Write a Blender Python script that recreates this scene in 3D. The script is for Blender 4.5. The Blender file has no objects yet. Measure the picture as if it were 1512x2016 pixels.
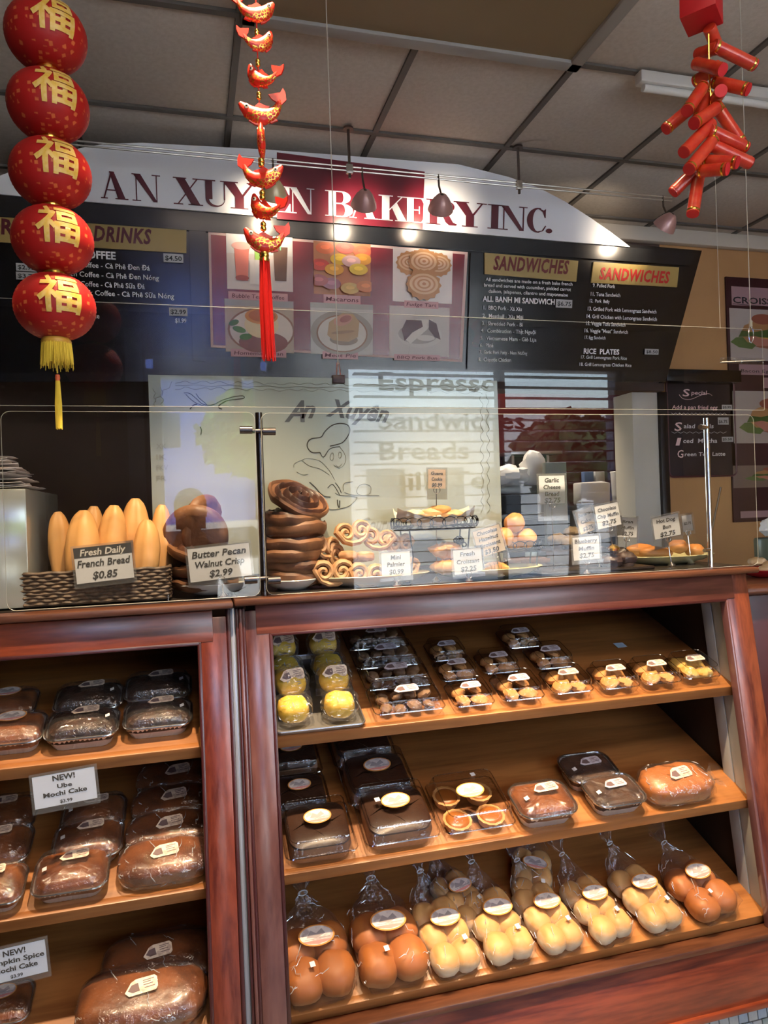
import bpy, bmesh, math, random
from mathutils import Vector, Matrix, noise as mnoise
PI = math.pi; R_ = math.radians
random.seed(7)
S = bpy.context.scene
COL = S.collection
# ---------------------------------------------------------------- camera
FPX = 1411.0; YAW = R_(15.1); ROLL = R_(1.9); CZ = 1.5
O = Vector((0, 0, CZ))
Fv = Vector((math.sin(YAW), math.cos(YAW), 0))
R0 = Vector((math.cos(YAW), -math.sin(YAW), 0)); U0 = Vector((0, 0, 1))
Rv = R0*math.cos(ROLL) - U0*math.sin(ROLL)
Uv = R0*math.sin(ROLL) + U0*math.cos(ROLL)
cam = bpy.data.cameras.new('camera'); camo = bpy.data.objects.new('camera', cam); COL.objects.link(camo)
cam.sensor_fit = 'VERTICAL'; cam.sensor_height = 36; cam.lens = 36*FPX/2016
cam.clip_start = 0.02; cam.clip_end = 200
m = Matrix.Identity(4)
for i in range(3):
    m[i][0] = Rv[i]; m[i][1] = Uv[i]; m[i][2] = -Fv[i]; m[i][3] = O[i]
camo.matrix_world = m
S.camera = camo
# ---------------------------------------------------------------- world, exposure, main lights
w = bpy.data.worlds.new('world'); S.world = w; w.use_nodes = True
nt = w.node_tree; nt.nodes.clear()
sky = nt.nodes.new('ShaderNodeTexSky'); sky.sky_type = 'NISHITA'; sky.sun_disc = False
sky.sun_elevation = R_(50); sky.sun_rotation = R_(170); sky.air_density = 1.2
bg = nt.nodes.new('ShaderNodeBackground'); bg.inputs[1].default_value = 1.3
ow = nt.nodes.new('ShaderNodeOutputWorld')
nt.links.new(sky.outputs[0], bg.inputs[0]); nt.links.new(bg.outputs[0], ow.inputs[0])
S.view_settings.view_transform = 'Standard'; S.view_settings.look = 'None'
S.view_settings.gamma = 1; S.view_settings.use_curve_mapping = False
S.view_settings.exposure = 0.42
def light(name, kind, loc, target, energy, color, **kw):
    l = bpy.data.lights.new(name, kind); l.energy = energy; l.color = color
    for k, v in kw.items(): setattr(l, k, v)
    o = bpy.data.objects.new(name, l); COL.objects.link(o); o.location = loc
    d = Vector(target) - Vector(loc)
    o.rotation_euler = d.to_track_quat('-Z', 'Y').to_euler()
    return o
light('sun', 'SUN', (0, -5, 9), (-1.5, -9, 3.4), 26.0, (1, .95, .86), angle=R_(.6))
# fluorescent ceiling fixtures of the shop floor, behind and above the photographer
light('ceiling_panel_light', 'AREA', (0.5, -0.3, 3.02), (0.5, -0.3, 0), 26, (1, .80, .62), shape='RECTANGLE', size=1.2, size_y=1.2)
# warm ceiling spots over the display case
for sx in (-.75, .12, .75, 1.38):
    light('downlight', 'SPOT', (sx, 1.32, 3.03), (sx+.05, 1.84, .75), 250 if sx > 0 else 85, (1, .72, .44), spot_size=R_(46), spot_blend=.6, shadow_soft_size=.03)
# kitchen lamp
light('kitchen_light', 'AREA', (2.0, 4.4, 3.0), (2.2, 4.2, 0), 26, (1, .84, .66), shape='RECTANGLE', size=1.2, size_y=.3)

# ---------------------------------------------------------------- pixel -> point on a plane of the place
def ray(x, y): return Fv + Rv*((x-756)/FPX) - Uv*((y-1008)/FPX)
def hit(x, y, p0, n):
    d = ray(x, y); return O + d*((Vector(p0)-O).dot(n)/d.dot(n))
NY = Vector((0, 1, 0)); NZ = Vector((0, 0, 1))
def onY(x, y, Y): return hit(x, y, (0, Y, 0), NY)
def onZ(x, y, Z): return hit(x, y, (0, 0, Z), NZ)
BN = Vector((0, 1, .15)).normalized()          # tilted menu board plane  Y = 3.2-.15*(z-2.1)
def onB(x, y, off=0): return hit(x, y, Vector((0, 3.2, 2.10)) - BN*off, BN)
FN = Vector((0, 1, -.15)).normalized()         # tilted display-case front  Y = 1.9-.15*(1.275-z)
def Yf(z, off=0): return 1.9 - .15*(1.275-z) + off
def onF(x, y, off=0): return hit(x, y, (0, 1.9+off, 1.275), FN)
SL = .37; ST = math.atan(SL)
SHZ = {1: (.922, 1.876), 2: (.588, 1.826), 3: (.262, 1.778)}
SHN = Vector((0, -SL, 1)).normalized()
def onS(k, x, y):
    z, Y = SHZ[k]; return hit(x, y, (0, Y, z), SHN)

# ---------------------------------------------------------------- materials
MATS = {}
def mat(name, col, rough=.5, metal=0, spec=.5, noise=None, bump=0, bscale=40, emit=None, coat=0, trans=0, sss=0, stretch=(1, 1, 1), detail=4, ramp=(.35, .65), coords='Object', sheen=0):
    if name in MATS: return MATS[name]
    m = bpy.data.materials.new(name); m.use_nodes = True; t = m.node_tree; b = t.nodes['Principled BSDF']
    b.inputs['Base Color'].default_value = (*col, 1); b.inputs['Roughness'].default_value = rough
    b.inputs['Metallic'].default_value = metal; b.inputs['Specular IOR Level'].default_value = spec
    b.inputs['Coat Weight'].default_value = coat; b.inputs['Coat Roughness'].default_value = .12
    if trans: b.inputs['Transmission Weight'].default_value = trans
    if sss: b.inputs['Subsurface Weight'].default_value = sss; b.inputs['Subsurface Scale'].default_value = .01
    if emit: b.inputs['Emission Color'].default_value = (*emit[0], 1); b.inputs['Emission Strength'].default_value = emit[1]
    if noise or bump:
        tc = t.nodes.new('ShaderNodeTexCoord'); mp = t.nodes.new('ShaderNodeMapping'); mp.inputs['Scale'].default_value = stretch
        t.links.new(tc.outputs[coords], mp.inputs[0])
    if noise:
        sc, c2 = noise
        n = t.nodes.new('ShaderNodeTexNoise'); n.inputs['Scale'].default_value = sc; n.inputs['Detail'].default_value = detail
        t.links.new(mp.outputs[0], n.inputs[0])
        r = t.nodes.new('ShaderNodeValToRGB'); r.color_ramp.elements[0].color = (*col, 1); r.color_ramp.elements[1].color = (*c2, 1)
        r.color_ramp.elements[0].position = ramp[0]; r.color_ramp.elements[1].position = ramp[1]
        t.links.new(n.outputs[0], r.inputs[0]); t.links.new(r.outputs[0], b.inputs['Base Color'])
    if bump:
        n = t.nodes.new('ShaderNodeTexNoise'); n.inputs['Scale'].default_value = bscale; n.inputs['Detail'].default_value = 5
        t.links.new(mp.outputs[0], n.inputs[0])
        bp = t.nodes.new('ShaderNodeBump'); bp.inputs['Strength'].default_value = bump; bp.inputs['Distance'].default_value = .004
        t.links.new(n.outputs[0], bp.inputs['Height']); t.links.new(bp.outputs[0], b.inputs['Normal'])
    MATS[name] = m; return m
def wood(name, c1, c2, axis='x', rough=.3, coat=.5, scale=14, bump=.15):
    if name in MATS: return MATS[name]
    m = bpy.data.materials.new(name); m.use_nodes = True; t = m.node_tree; b = t.nodes['Principled BSDF']
    tc = t.nodes.new('ShaderNodeTexCoord'); mp = t.nodes.new('ShaderNodeMapping')
    mp.inputs['Scale'].default_value = {'x': (.12, 1.3, 1.3), 'z': (1.3, 1.3, .12)}[axis]
    t.links.new(tc.outputs['Object'], mp.inputs[0])
    n1 = t.nodes.new('ShaderNodeTexNoise'); n1.inputs['Scale'].default_value = scale; n1.inputs['Detail'].default_value = 6; n1.inputs['Distortion'].default_value = 1.2
    n2 = t.nodes.new('ShaderNodeTexNoise'); n2.inputs['Scale'].default_value = scale*7; n2.inputs['Detail'].default_value = 4
    t.links.new(mp.outputs[0], n1.inputs[0]); t.links.new(mp.outputs[0], n2.inputs[0])
    mx = t.nodes.new('ShaderNodeMath'); mx.operation = 'MULTIPLY_ADD'; mx.inputs[1].default_value = .35
    t.links.new(n2.outputs[0], mx.inputs[0]); t.links.new(n1.outputs[0], mx.inputs[2])
    r = t.nodes.new('ShaderNodeValToRGB'); e = r.color_ramp.elements
    e[0].color = (*c1, 1); e[0].position = .5; e[1].color = (*c2, 1); e[1].position = .82
    t.links.new(mx.outputs[0], r.inputs[0]); t.links.new(r.outputs[0], b.inputs['Base Color'])
    b.inputs['Roughness'].default_value = rough; b.inputs['Coat Weight'].default_value = coat; b.inputs['Coat Roughness'].default_value = .22
    bp = t.nodes.new('ShaderNodeBump'); bp.inputs['Strength'].default_value = bump; bp.inputs['Distance'].default_value = .002
    t.links.new(mx.outputs[0], bp.inputs['Height']); t.links.new(bp.outputs[0], b.inputs['Normal'])
    MATS[name] = m; return m
def clear(name, tint=(1, 1, 1), ior=1.5, gain=1.0, rough=.01, base=0.0, bump=0, bscale=30, haze=0, hazecol=(.9, .92, .95)):
    """thin clear sheet: straight-through view plus a real mirror layer weighted by Fresnel"""
    if name in MATS: return MATS[name]
    m = bpy.data.materials.new(name); m.use_nodes = True; t = m.node_tree; t.nodes.clear()
    out = t.nodes.new('ShaderNodeOutputMaterial'); tr = t.nodes.new('ShaderNodeBsdfTransparent'); tr.inputs[0].default_value = (*tint, 1)
    gl = t.nodes.new('ShaderNodeBsdfGlossy'); gl.inputs['Roughness'].default_value = rough
    fr = t.nodes.new('ShaderNodeFresnel'); fr.inputs[0].default_value = ior
    geo = t.nodes.new('ShaderNodeNewGeometry')
    ma = t.nodes.new('ShaderNodeMath'); ma.operation = 'MULTIPLY_ADD'; ma.inputs[1].default_value = gain; ma.inputs[2].default_value = base; ma.use_clamp = True
    t.links.new(fr.outputs[0], ma.inputs[0])
    inv = t.nodes.new('ShaderNodeMath'); inv.operation = 'SUBTRACT'; inv.inputs[0].default_value = 1; t.links.new(geo.outputs['Backfacing'], inv.inputs[1])
    mu = t.nodes.new('ShaderNodeMath'); mu.operation = 'MULTIPLY'; t.links.new(ma.outputs[0], mu.inputs[0]); t.links.new(inv.outputs[0], mu.inputs[1])
    mx = t.nodes.new('ShaderNodeMixShader'); t.links.new(mu.outputs[0], mx.inputs[0]); t.links.new(tr.outputs[0], mx.inputs[1]); t.links.new(gl.outputs[0], mx.inputs[2])
    last = mx
    if haze:
        df = t.nodes.new('ShaderNodeBsdfDiffuse'); df.inputs[0].default_value = (*hazecol, 1)
        m2 = t.nodes.new('ShaderNodeMixShader'); m2.inputs[0].default_value = haze
        t.links.new(mx.outputs[0], m2.inputs[1]); t.links.new(df.outputs[0], m2.inputs[2]); last = m2
    t.links.new(last.outputs[0], out.inputs[0])
    if bump:
        tc = t.nodes.new('ShaderNodeTexCoord'); n = t.nodes.new('ShaderNodeTexNoise'); n.inputs['Scale'].default_value = bscale; n.inputs['Detail'].default_value = 2; n.inputs['Distortion'].default_value = 1.5
        t.links.new(tc.outputs['Object'], n.inputs[0])
        bp = t.nodes.new('ShaderNodeBump'); bp.inputs['Strength'].default_value = bump; bp.inputs['Distance'].default_value = .01
        t.links.new(n.outputs[0], bp.inputs['Height']); t.links.new(bp.outputs[0], gl.inputs['Normal'])
    MATS[name] = m; return m

GLASS = clear('pane_glass', (.985, .99, .985), 1.5, 1.25)
ACRYL = clear('acrylic', (.97, .975, .975), 1.49, .9)
PLAST = clear('clear_plastic', (.93, .93, .93), 1.5, 1.3, rough=.03, base=.06, bump=.3, bscale=60)
FILM = clear('film', (.97, .97, .97), 1.5, 2.0, rough=.03, base=.035, bump=.35, bscale=70, haze=.012)
SLEEVE = clear('sleeve', (.96, .96, .96), 1.5, 1.3, rough=.05, base=.0, haze=.03)
EDGE = mat('glass_edge', (.55, .62, .58), .15, emit=None, spec=1)
BLACK = mat('black_board', (.006, .006, .007), .22, spec=.5, coat=.3)
WHITE = mat('sign_white', (.88, .90, .93), .35)
MAROON = mat('maroon', (.11, .008, .018), .35)
GOLDP = mat('gold_panel', (.46, .33, .10), .35, noise=(2, (.40, .30, .10)))
CHROME = mat('chrome', (.8, .8, .82), .12, 1)
STEEL = mat('brushed_steel', (.5, .5, .52), .35, 1)
WTXT = mat('white_print', (.85, .85, .85), .5)
BTXT = mat('black_print', (.01, .01, .012), .5)
RTXT = mat('red_print', (.55, .02, .015), .5)
PAPER = mat('paper', (.80, .87, 1.0), .6)
PAPERY = mat('cream_paper', (.80, .70, .58), .6)
RWOOD = wood('red_varnished_wood', (.085, .012, .006), (.27, .055, .02), 'x', .28, .6)
RWOODZ = wood('red_varnished_wood_upright', (.085, .014, .009), (.22, .045, .022), 'z', .25, .7)
WORN = wood('worn_varnished_wood', (.085, .02, .014), (.24, .075, .05), 'x', .3, .5, 9)
WORNZ = wood('worn_wood_upright', (.07, .02, .018), (.19, .08, .07), 'z', .22, .8, 9)
EDGEW = wood('edge_wood', (.045, .014, .007), (.13, .046, .020), 'x', .40, .08)
SHELFW = wood('shelf_wood', (.24, .085, .022), (.40, .16, .045), 'x', .42, .15, 10)
DARKIN = mat('case_interior', (.030, .016, .009), .6)
GOLD = mat('gold_metal', (.95, .62, .12), .18, 1)
REDG = mat('red_glossy', (.62, .02, .012), .25, coat=.4)

# ---------------------------------------------------------------- mesh helpers
class MB:
    def __init__(s): s.bm = bmesh.new()
    def _x(s, vs, M):
        if M is not None:
            for v in vs: v.co = M @ v.co
    def box(s, x0, x1, y0, y1, z0, z1, M=None, bev=0):
        vs = [s.bm.verts.new(p) for p in ((x0,y0,z0),(x1,y0,z0),(x1,y1,z0),(x0,y1,z0),(x0,y0,z1),(x1,y0,z1),(x1,y1,z1),(x0,y1,z1))]
        fs = [s.bm.faces.new([vs[i] for i in f]) for f in ((3,2,1,0),(4,5,6,7),(0,1,5,4),(1,2,6,5),(2,3,7,6),(3,0,4,7))]
        if bev:
            es = list({e for f in fs for e in f.edges})
            r = bmesh.ops.bevel(s.bm, geom=es, offset=bev, segments=2, affect='EDGES', profile=.5)
            vs = list({v for f in r['faces'] for v in f.verts} | {v for v in vs if v.is_valid})
        s._x(vs, M); return s
    def tube(s, pts, r, seg=8, closed=False, rf=None, M=None, flat=1):
        pts = [Vector(p) for p in pts]; n = len(pts); rings = []; up = None
        for i, p in enumerate(pts):
            a = pts[(i-1) % n] if (closed or i > 0) else p; b = pts[(i+1) % n] if (closed or i < n-1) else p
            d = (b-a).normalized() if (b-a).length > 1e-9 else Vector((0, 0, 1))
            if up is None: up = Vector((0, 0, 1)) if abs(d.z) < .9 else Vector((1, 0, 0))
            x = d.cross(up); x = x.normalized() if x.length > 1e-6 else d.orthogonal().normalized()
            y = x.cross(d).normalized(); up = y
            rr = r[i] if isinstance(r, (list, tuple)) else r
            if rf: rr *= rf(i)
            rings.append([s.bm.verts.new(p + x*rr*math.cos(2*PI*k/seg) + y*rr*flat*math.sin(2*PI*k/seg)) for k in range(seg)])
        for i in range(n if closed else n-1):
            A, B = rings[i], rings[(i+1) % n]
            for k in range(seg): s.bm.faces.new((A[k], A[(k+1) % seg], B[(k+1) % seg], B[k]))
        if not closed:
            s.bm.faces.new(rings[0][::-1]); s.bm.faces.new(rings[-1])
        s._x([v for g in rings for v in g], M); return s
    def rings(s, rs, cap0=True, cap1=True, M=None):
        """skin a stack of equal-length point loops"""
        V = [[s.bm.verts.new(p) for p in r] for r in rs]; n = len(V[0])
        for A, B in zip(V, V[1:]):
            for k in range(n): s.bm.faces.new((A[k], A[(k+1) % n], B[(k+1) % n], B[k]))
        if cap0: s.bm.faces.new(V[0][::-1])
        if cap1: s.bm.faces.new(V[-1])
        s._x([v for g in V for v in g], M); return s
    def lathe(s, prof, seg=24, M=None, cap0=True, cap1=True):
        return s.rings([[(r*math.cos(2*PI*k/seg), r*math.sin(2*PI*k/seg), z) for k in range(seg)] for r, z in prof], cap0, cap1, M)
    def ell(s, c, r, seg=20, rng=12, fn=None, M=None, pw=1):
        c = Vector(c); rs = []
        for j in range(1, rng):
            t = -PI/2 + PI*j/rng; row = []
            for k in range(seg):
                a = 2*PI*k/seg
                sg = lambda v: math.copysign(abs(v)**pw, v)
                p = Vector((sg(math.cos(a))*sg(math.cos(t)), sg(math.sin(a))*sg(math.cos(t)), sg(math.sin(t))))
                q = Vector((p.x*r[0], p.y*r[1], p.z*r[2]))
                if fn: q = fn(q, p)
                row.append(c+q)
            rs.append(row)
        return s.rings(rs, True, True, M)
    def poly(s, pts, thick, M=None):
        """polygon in local xy, extruded along +z"""
        a = [s.bm.verts.new((x, y, 0)) for x, y in pts]; b = [s.bm.verts.new((x, y, thick)) for x, y in pts]; n = len(a)
        ar = sum(pts[i][0]*pts[(i+1) % n][1]-pts[(i+1) % n][0]*pts[i][1] for i in range(n))
        if ar < 0: a.reverse(); b.reverse()
        s.bm.faces.new(a[::-1]); s.bm.faces.new(b)
        for k in range(n): s.bm.faces.new((a[k], a[(k+1) % n], b[(k+1) % n], b[k]))
        s._x(a+b, M); return s
    def grid(s, nu, nv, fn, M=None):
        V = [[s.bm.verts.new(fn(i/nu, j/nv)) for i in range(nu+1)] for j in range(nv+1)]
        for j in range(nv):
            for i in range(nu): s.bm.faces.new((V[j][i], V[j][i+1], V[j+1][i+1], V[j+1][i]))
        s._x([v for g in V for v in g], M); return s
    def noise(s, amp, freq, seed=0):
        s.bm.normal_update()
        for v in s.bm.verts:
            v.co += v.normal * amp * mnoise.noise(v.co*freq + Vector((seed*7.1, seed*3.3, seed)))
        return s
    def sub(s, cuts=1):
        bmesh.ops.subdivide_edges(s.bm, edges=list(s.bm.edges), cuts=cuts, use_grid_fill=True); return s
    def crumple(s, amp, freq, seed=0):
        s.bm.normal_update()
        for v in s.bm.verts:
            q = v.co*freq + Vector((seed*5.3, seed*2.1, seed))
            v.co += v.normal*amp*(1-2.4*abs(mnoise.noise(q))) + Vector((mnoise.noise(q*2.1), mnoise.noise(q*2.3+Vector((9, 0, 0))), 0))*amp*.5
        return s
    def build(s, name, mt, parent=None, smooth=True, fixn=True):
        if fixn: bmesh.ops.recalc_face_normals(s.bm, faces=s.bm.faces)
        me = bpy.data.meshes.new(name); s.bm.to_mesh(me); s.bm.free()
        if smooth:
            me.polygons.foreach_set('use_smooth', [True]*len(me.polygons))
            try: me.set_sharp_from_angle(angle=R_(38))
            except Exception: pass
        if mt: me.materials.append(mt)
        o = bpy.data.objects.new(name, me); COL.objects.link(o)
        if parent: o.parent = parent
        return o
def tag(o, label=None, cat=None, group=None, kind=None):
    if label: o['label'] = label
    if cat: o['category'] = cat
    if group: o['group'] = group
    if kind: o['kind'] = kind
    return o
def thing(name, label, cat, loc=(0, 0, 0), rot=None, group=None):
    o = bpy.data.objects.new(name, None); COL.objects.link(o); o.empty_display_size = .02
    o.location = loc
    if rot is not None: o.rotation_euler = rot.to_euler() if isinstance(rot, Matrix) else rot
    return tag(o, label, cat, group)
def dup(o, loc=None, rot=None, label=None, group=None, scale=None, parent=None):
    c = o.copy(); COL.objects.link(c); c.parent = parent
    for ch in list(o.children): dup(ch, parent=c)
    if loc is not None: c.location = loc
    if rot is not None: c.rotation_euler = rot.to_euler() if isinstance(rot, Matrix) else rot
    if scale is not None: c.scale = (scale,)*3 if not isinstance(scale, tuple) else scale
    if label: c['label'] = label
    if group: c['group'] = group
    return c
def struct(o): o['kind'] = 'structure'; return o
def sbox(name, mt, x0, x1, y0, y1, z0, z1, bev=0, parent=None):
    o = MB().box(x0, x1, y0, y1, z0, z1, bev=bev).build(name, mt, parent, smooth=bool(bev))
    return o if parent else struct(o)
def rrect(w, d, r, z, n=5, cx=0, cy=0, wob=0, per=3):
    pts = []
    for qx, qy, a0 in ((1, 1, 0), (-1, 1, PI/2), (-1, -1, PI), (1, -1, 3*PI/2)):
        for k in range(n+1):
            a = a0 + PI/2*k/n; pts.append((cx+qx*(w/2-r)+r*math.cos(a), cy+qy*(d/2-r)+r*math.sin(a), z))
    return pts
def rrect_dense(w, d, r, z, step, amp=0):
    base = rrect(w, d, r, z, 6); out = []; n = len(base); per = 0
    for i in range(n):
        a = Vector(base[i]); b = Vector(base[(i+1) % n]); L = (b-a).length
        m_ = max(1, int(round(L/step)))
        for k in range(m_):
            p = a.lerp(b, k/m_)
            out.append(p)
    if amp:
        m2 = len(out)
        for i, p in enumerate(out):
            t = (out[(i+1) % m2]-out[i-1]); nrm = Vector((t.y, -t.x, 0)).normalized()
            out[i] = p + nrm*(amp if i % 2 else -amp)
    return out
# plane frame: x right, y up the plane, z out of it to the viewer
def frameM(p, n):
    z = -n if n.y > 0 else n; x = Vector((1, 0, 0)); x = (x - z*x.dot(z)).normalized(); y = z.cross(x)
    M = Matrix.Identity(4)
    for i in range(3): M[i][0] = x[i]; M[i][1] = y[i]; M[i][2] = z[i]; M[i][3] = p[i]
    return M
_tc = {}
def textmesh(s, shear=0, bold=0, space=1, res=2, align='LEFT', lh=1.0):
    c = bpy.data.curves.new('t', 'FONT'); c.body = s; c.size = 1; c.shear = shear; c.offset = bold; c.space_character = space; c.resolution_u = res
    c.align_x = align; c.space_line = lh; c.fill_mode = 'FRONT'
    o = bpy.data.objects.new('t', c); COL.objects.link(o)
    dg = bpy.context.evaluated_depsgraph_get(); dg.update()
    me = bpy.data.meshes.new_from_object(o.evaluated_get(dg))
    bpy.data.objects.remove(o); bpy.data.curves.remove(c); return me
def txt(s, M, w, h, mt, parent=None, name='lettering', shear=0, bold=0, space=1, center=False, inv=None):
    """lettering fitted into width w; h = cap height; M = frame at the left end of the base line"""
    me = textmesh(s, shear, bold, space)
    xs = [v.co.x for v in me.vertices]
    if not xs: return None
    x0, x1 = min(xs), max(xs); sx = w/(x1-x0) if w else h/.72; sy = h/.72
    off = -(x1-x0)*sx/2 if center else 0
    Mi = M if inv is None else inv @ M
    for v in me.vertices: v.co = Mi @ Vector(((v.co.x-x0)*sx+off, v.co.y*sy, v.co.z))
    me.materials.append(mt); me.name = name
    o = bpy.data.objects.new(name, me); COL.objects.link(o); o.parent = parent
    return o
def adopt(o, e):
    if o is None: return o
    o.parent = e; o.matrix_parent_inverse = Matrix.Translation(-Vector(e.location)); return o
# ================================================================ ROOM
TAN = mat('tan_wall', (.52, .28, .11), .75, noise=(1.6, (.60, .34, .14)), bump=.12, bscale=90)
DBROWN = mat('dark_brown_wall', (.085, .052, .038), .6, noise=(3, (.11, .068, .05)))
CEILT = mat('ceiling_tile', (.60, .53, .46), .85, noise=(55, (.66, .59, .52)), bump=.35, bscale=120)
TBAR = mat('ceiling_bar', (.14, .125, .11), .6)
PLAINW = mat('plain_wall', (.24, .15, .09), .7)
REDT = mat('red_tile', (.050, .006, .008), .4, noise=(9, (.075, .011, .013)))
floor = sbox('floor', mat('floor_tile', (.20, .20, .19), .4, noise=(2, (.26, .26, .25))), -3.2, 4.6, -2.6, 6.2, -.14, -.08)
# ceiling: slab, grid bars, tiles
ceil = sbox('ceiling', mat('ceiling_slab', (.25, .22, .2), .8), -3.2, 4.6, -2.6, 6.2, 3.125, 3.2)
TX, TY, X0, Y0 = .594, .60, .2, 2.29
tile = None
for ix in range(-4, 8):
    for iy in range(-3, 3):
        x = X0+ix*TX; y = Y0+iy*TY
        if 0 <= ix <= 1 and iy < 0 and iy >= -2: continue            # troffer bay
        if x > 4.5 or x+TX < -2.6: continue
        if tile is None:
            tile = MB().box(.012, TX-.012, .012, TY-.012, 0, .02, bev=.003).build('ceiling_tile', CEILT, ceil); o = tile
        else:
            o = tile.copy(); COL.objects.link(o)
        o.location = (x, y, 3.088 + .002*random.random())
bar = None
for iy in range(-3, 4):
    o = MB().box(-2.6, 4.55, Y0+iy*TY-.012, Y0+iy*TY+.012, 3.08, 3.12).build('ceiling_bar', TBAR, ceil, smooth=False)
for ix in range(-4, 8):
    o = MB().box(X0+ix*TX-.012, X0+ix*TX+.012, .49, 4.1, 3.081, 3.121).build('ceiling_bar', TBAR, ceil, smooth=False)
sbox('ceiling_panel', CEILT, -3.2, 4.6, -2.6, .47, 3.085, 3.12, parent=ceil)
sbox('ceiling_panel', CEILT, -3.2, 4.6, 4.12, 6.2, 3.085, 3.12, parent=ceil)
# unlit troffer with a tan lens
tf = thing('ceiling_light', 'large unlit ceiling light with flat tan lens in grey frame', 'ceiling light', (.794, 1.68, 3.06), group=None)
fr = MB()
x0, x1, y0, y1 = .2, 1.388, 1.09, 2.29
for a in ((x0, x1, y1-.05, y1), (x0, x1, y0, y0+.05), (x0, x0+.05, y0, y1), (x1-.05, x1, y0, y1)): fr.box(a[0], a[1], a[2], a[3], 3.05, 3.085, bev=.006)
adopt(fr.build('frame', mat('light_frame', (.36, .34, .31), .5)), tf)
adopt(MB().box(x0+.05, x1-.05, y0+.05, y1-.05, 3.062, 3.075).build('lens', mat('light_lens', (.26, .185, .10), .5), smooth=False), tf)
# thin fluorescent batten
bt = thing('ceiling_batten', 'thin white unlit strip fixture screwed to ceiling at right', 'ceiling light', (2.1, 2.3, 3.03))
adopt(MB().box(1.63, 2.85, 2.255, 2.30, 3.035, 3.08, bev=.008).build('housing', mat('white_enamel', (.62, .58, .52), .35)), bt)
adopt(MB().tube([(1.65, 2.275, 3.022), (2.83, 2.275, 3.022)], .014, 12).build('tube', mat('tube_glass', (.75, .72, .66), .2)), bt)
# walls
XT = onY(1312, 900, 3.6).x; XD = onY(262, 900, 3.6).x
sbox('wall_back', TAN, XT, 4.6, 3.6, 3.75, -.08, 3.09)
sbox('wall_lintel', DBROWN, -3.2, XT, 3.6, 3.75, 2.15, 3.09)
sbox('wall_back_left', DBROWN, -3.2, XD+.62, 3.6, 3.75, -.08, 2.15)
sbox('wall_kitchen', REDT, .4, 4.6, 4.75, 4.9, -.08, 3.09)
sbox('wall_left', PLAINW, -3.2, -3.05, -2.6, 6.2, -.08, 3.12)
sbox('wall_right', TAN, 4.5, 4.6, -2.6, 6.2, -.08, 3.12)
sbox('trim_1', mat('cream_trim', (.62, .55, .45), .5), 1.9, 4.5, 3.55, 3.6, 3.0, 3.085, bev=.01)
# pillar and dark jamb beside the kitchen opening
a = onY(1248, 900, 3.42); b = onY(1298, 900, 3.42); c = onY(1313, 900, 3.42)
sbox('trim_2', mat('grey_pillar', (.62, .58, .48), .6, noise=(3, (.68, .64, .54))), a.x, b.x, 3.42, 3.60, -.08, 2.11, bev=.004)
sbox('trim_3', mat('dark_jamb', (.02, .013, .010), .4), b.x, c.x, 3.40, 3.60, -.08, 2.11, bev=.003)

# ---------------------------------------------------------------- storefront behind the photographer (seen mirrored in the guards)
WX0, WX1, WZ0, WZ1 = 1.28, 3.75, .75, 2.75
DX0, DX1, DZ1 = -.24, .57, 2.65
YW = -2.0
WALLF = mat('storefront_wall', (.05, .032, .025), .6)
sbox('wall_front_left', WALLF, -3.2, DX0-.06, YW-.12, YW, -.08, 3.09)
sbox('wall_front_middle', WALLF, DX1+.06, WX0-.05, YW-.12, YW, -.08, 3.09)
sbox('wall_front_right', WALLF, WX1+.05, 4.6, YW-.12, YW, -.08, 3.09)
sbox('wall_front_sill', WALLF, WX0-.05, WX1+.05, YW-.12, YW, -.08, WZ0)
sbox('wall_front_head', WALLF, DX0-.06, WX1+.05, YW-.12, YW, WZ1, 3.09)
ALU = mat('grey_frame', (.20, .22, .26), .4, .3)
win = struct(MB().box(WX0-.05, WX0, YW-.1, YW+.02, WZ0, WZ1).box(WX1, WX1+.05, YW-.1, YW+.02, WZ0, WZ1).box(WX0, WX1, YW-.1, YW+.02, WZ0, WZ0+.05)
             .box(WX0, WX1, YW-.1, YW+.02, WZ1-.05, WZ1).box((WX0+WX1)/2+.1, (WX0+WX1)/2+.15, YW-.1, YW+.02, WZ0, WZ1).build('window_1', ALU, smooth=False))
MB().box(WX0, WX1, YW-.06, YW-.054, WZ0, WZ1).build('pane', GLASS, win, smooth=False)
door = struct(MB().box(DX0-.06, DX0+.05, YW-.1, YW+.02, -.08, DZ1).box(DX1-.05, DX1+.06, YW-.1, YW+.02, -.08, DZ1).box(DX0, DX1, YW-.1, YW+.02, DZ1-.06, WZ1)
              .box(DX0, DX1, YW-.1, YW+.02, -.08, .2).build('door_1', ALU, smooth=False))
MB().box(DX0, DX1, YW-.06, YW-.054, .2, DZ1).build('pane', GLASS, door, smooth=False)
MB().box(DX0-.20, DX0-.08, YW, YW+.05, -.08, 2.95).build('door_frame_board', mat('pale_board', (.20, .23, .30), .5), door, smooth=False)
bl = thing('window_blind', 'open horizontal window blind, seen reflected in the guard glass', 'blind', ((WX0+WX1)/2, YW+.06, WZ1))
SLATM = mat('blind_slat', (.16, .16, .17), .5)
adopt(MB().box(WX0+.02, WX1-.02, YW+.03, YW+.09, WZ1-.06, WZ1-.01).build('head_rail', SLATM, smooth=False), bl)
sl = None
for i in range(20):
    if sl is None:
        sl = MB().box(-(WX1-WX0)/2+.03, (WX1-WX0)/2-.03, -.035, .035, -.0025, .0025).build('slat', SLATM, smooth=False); o = sl
    else: o = sl.copy(); COL.objects.link(o)
    o.parent = bl; o.location = (0, 0, -.12-.092*i); o.rotation_euler = (R_(5), 0, 0)
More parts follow.
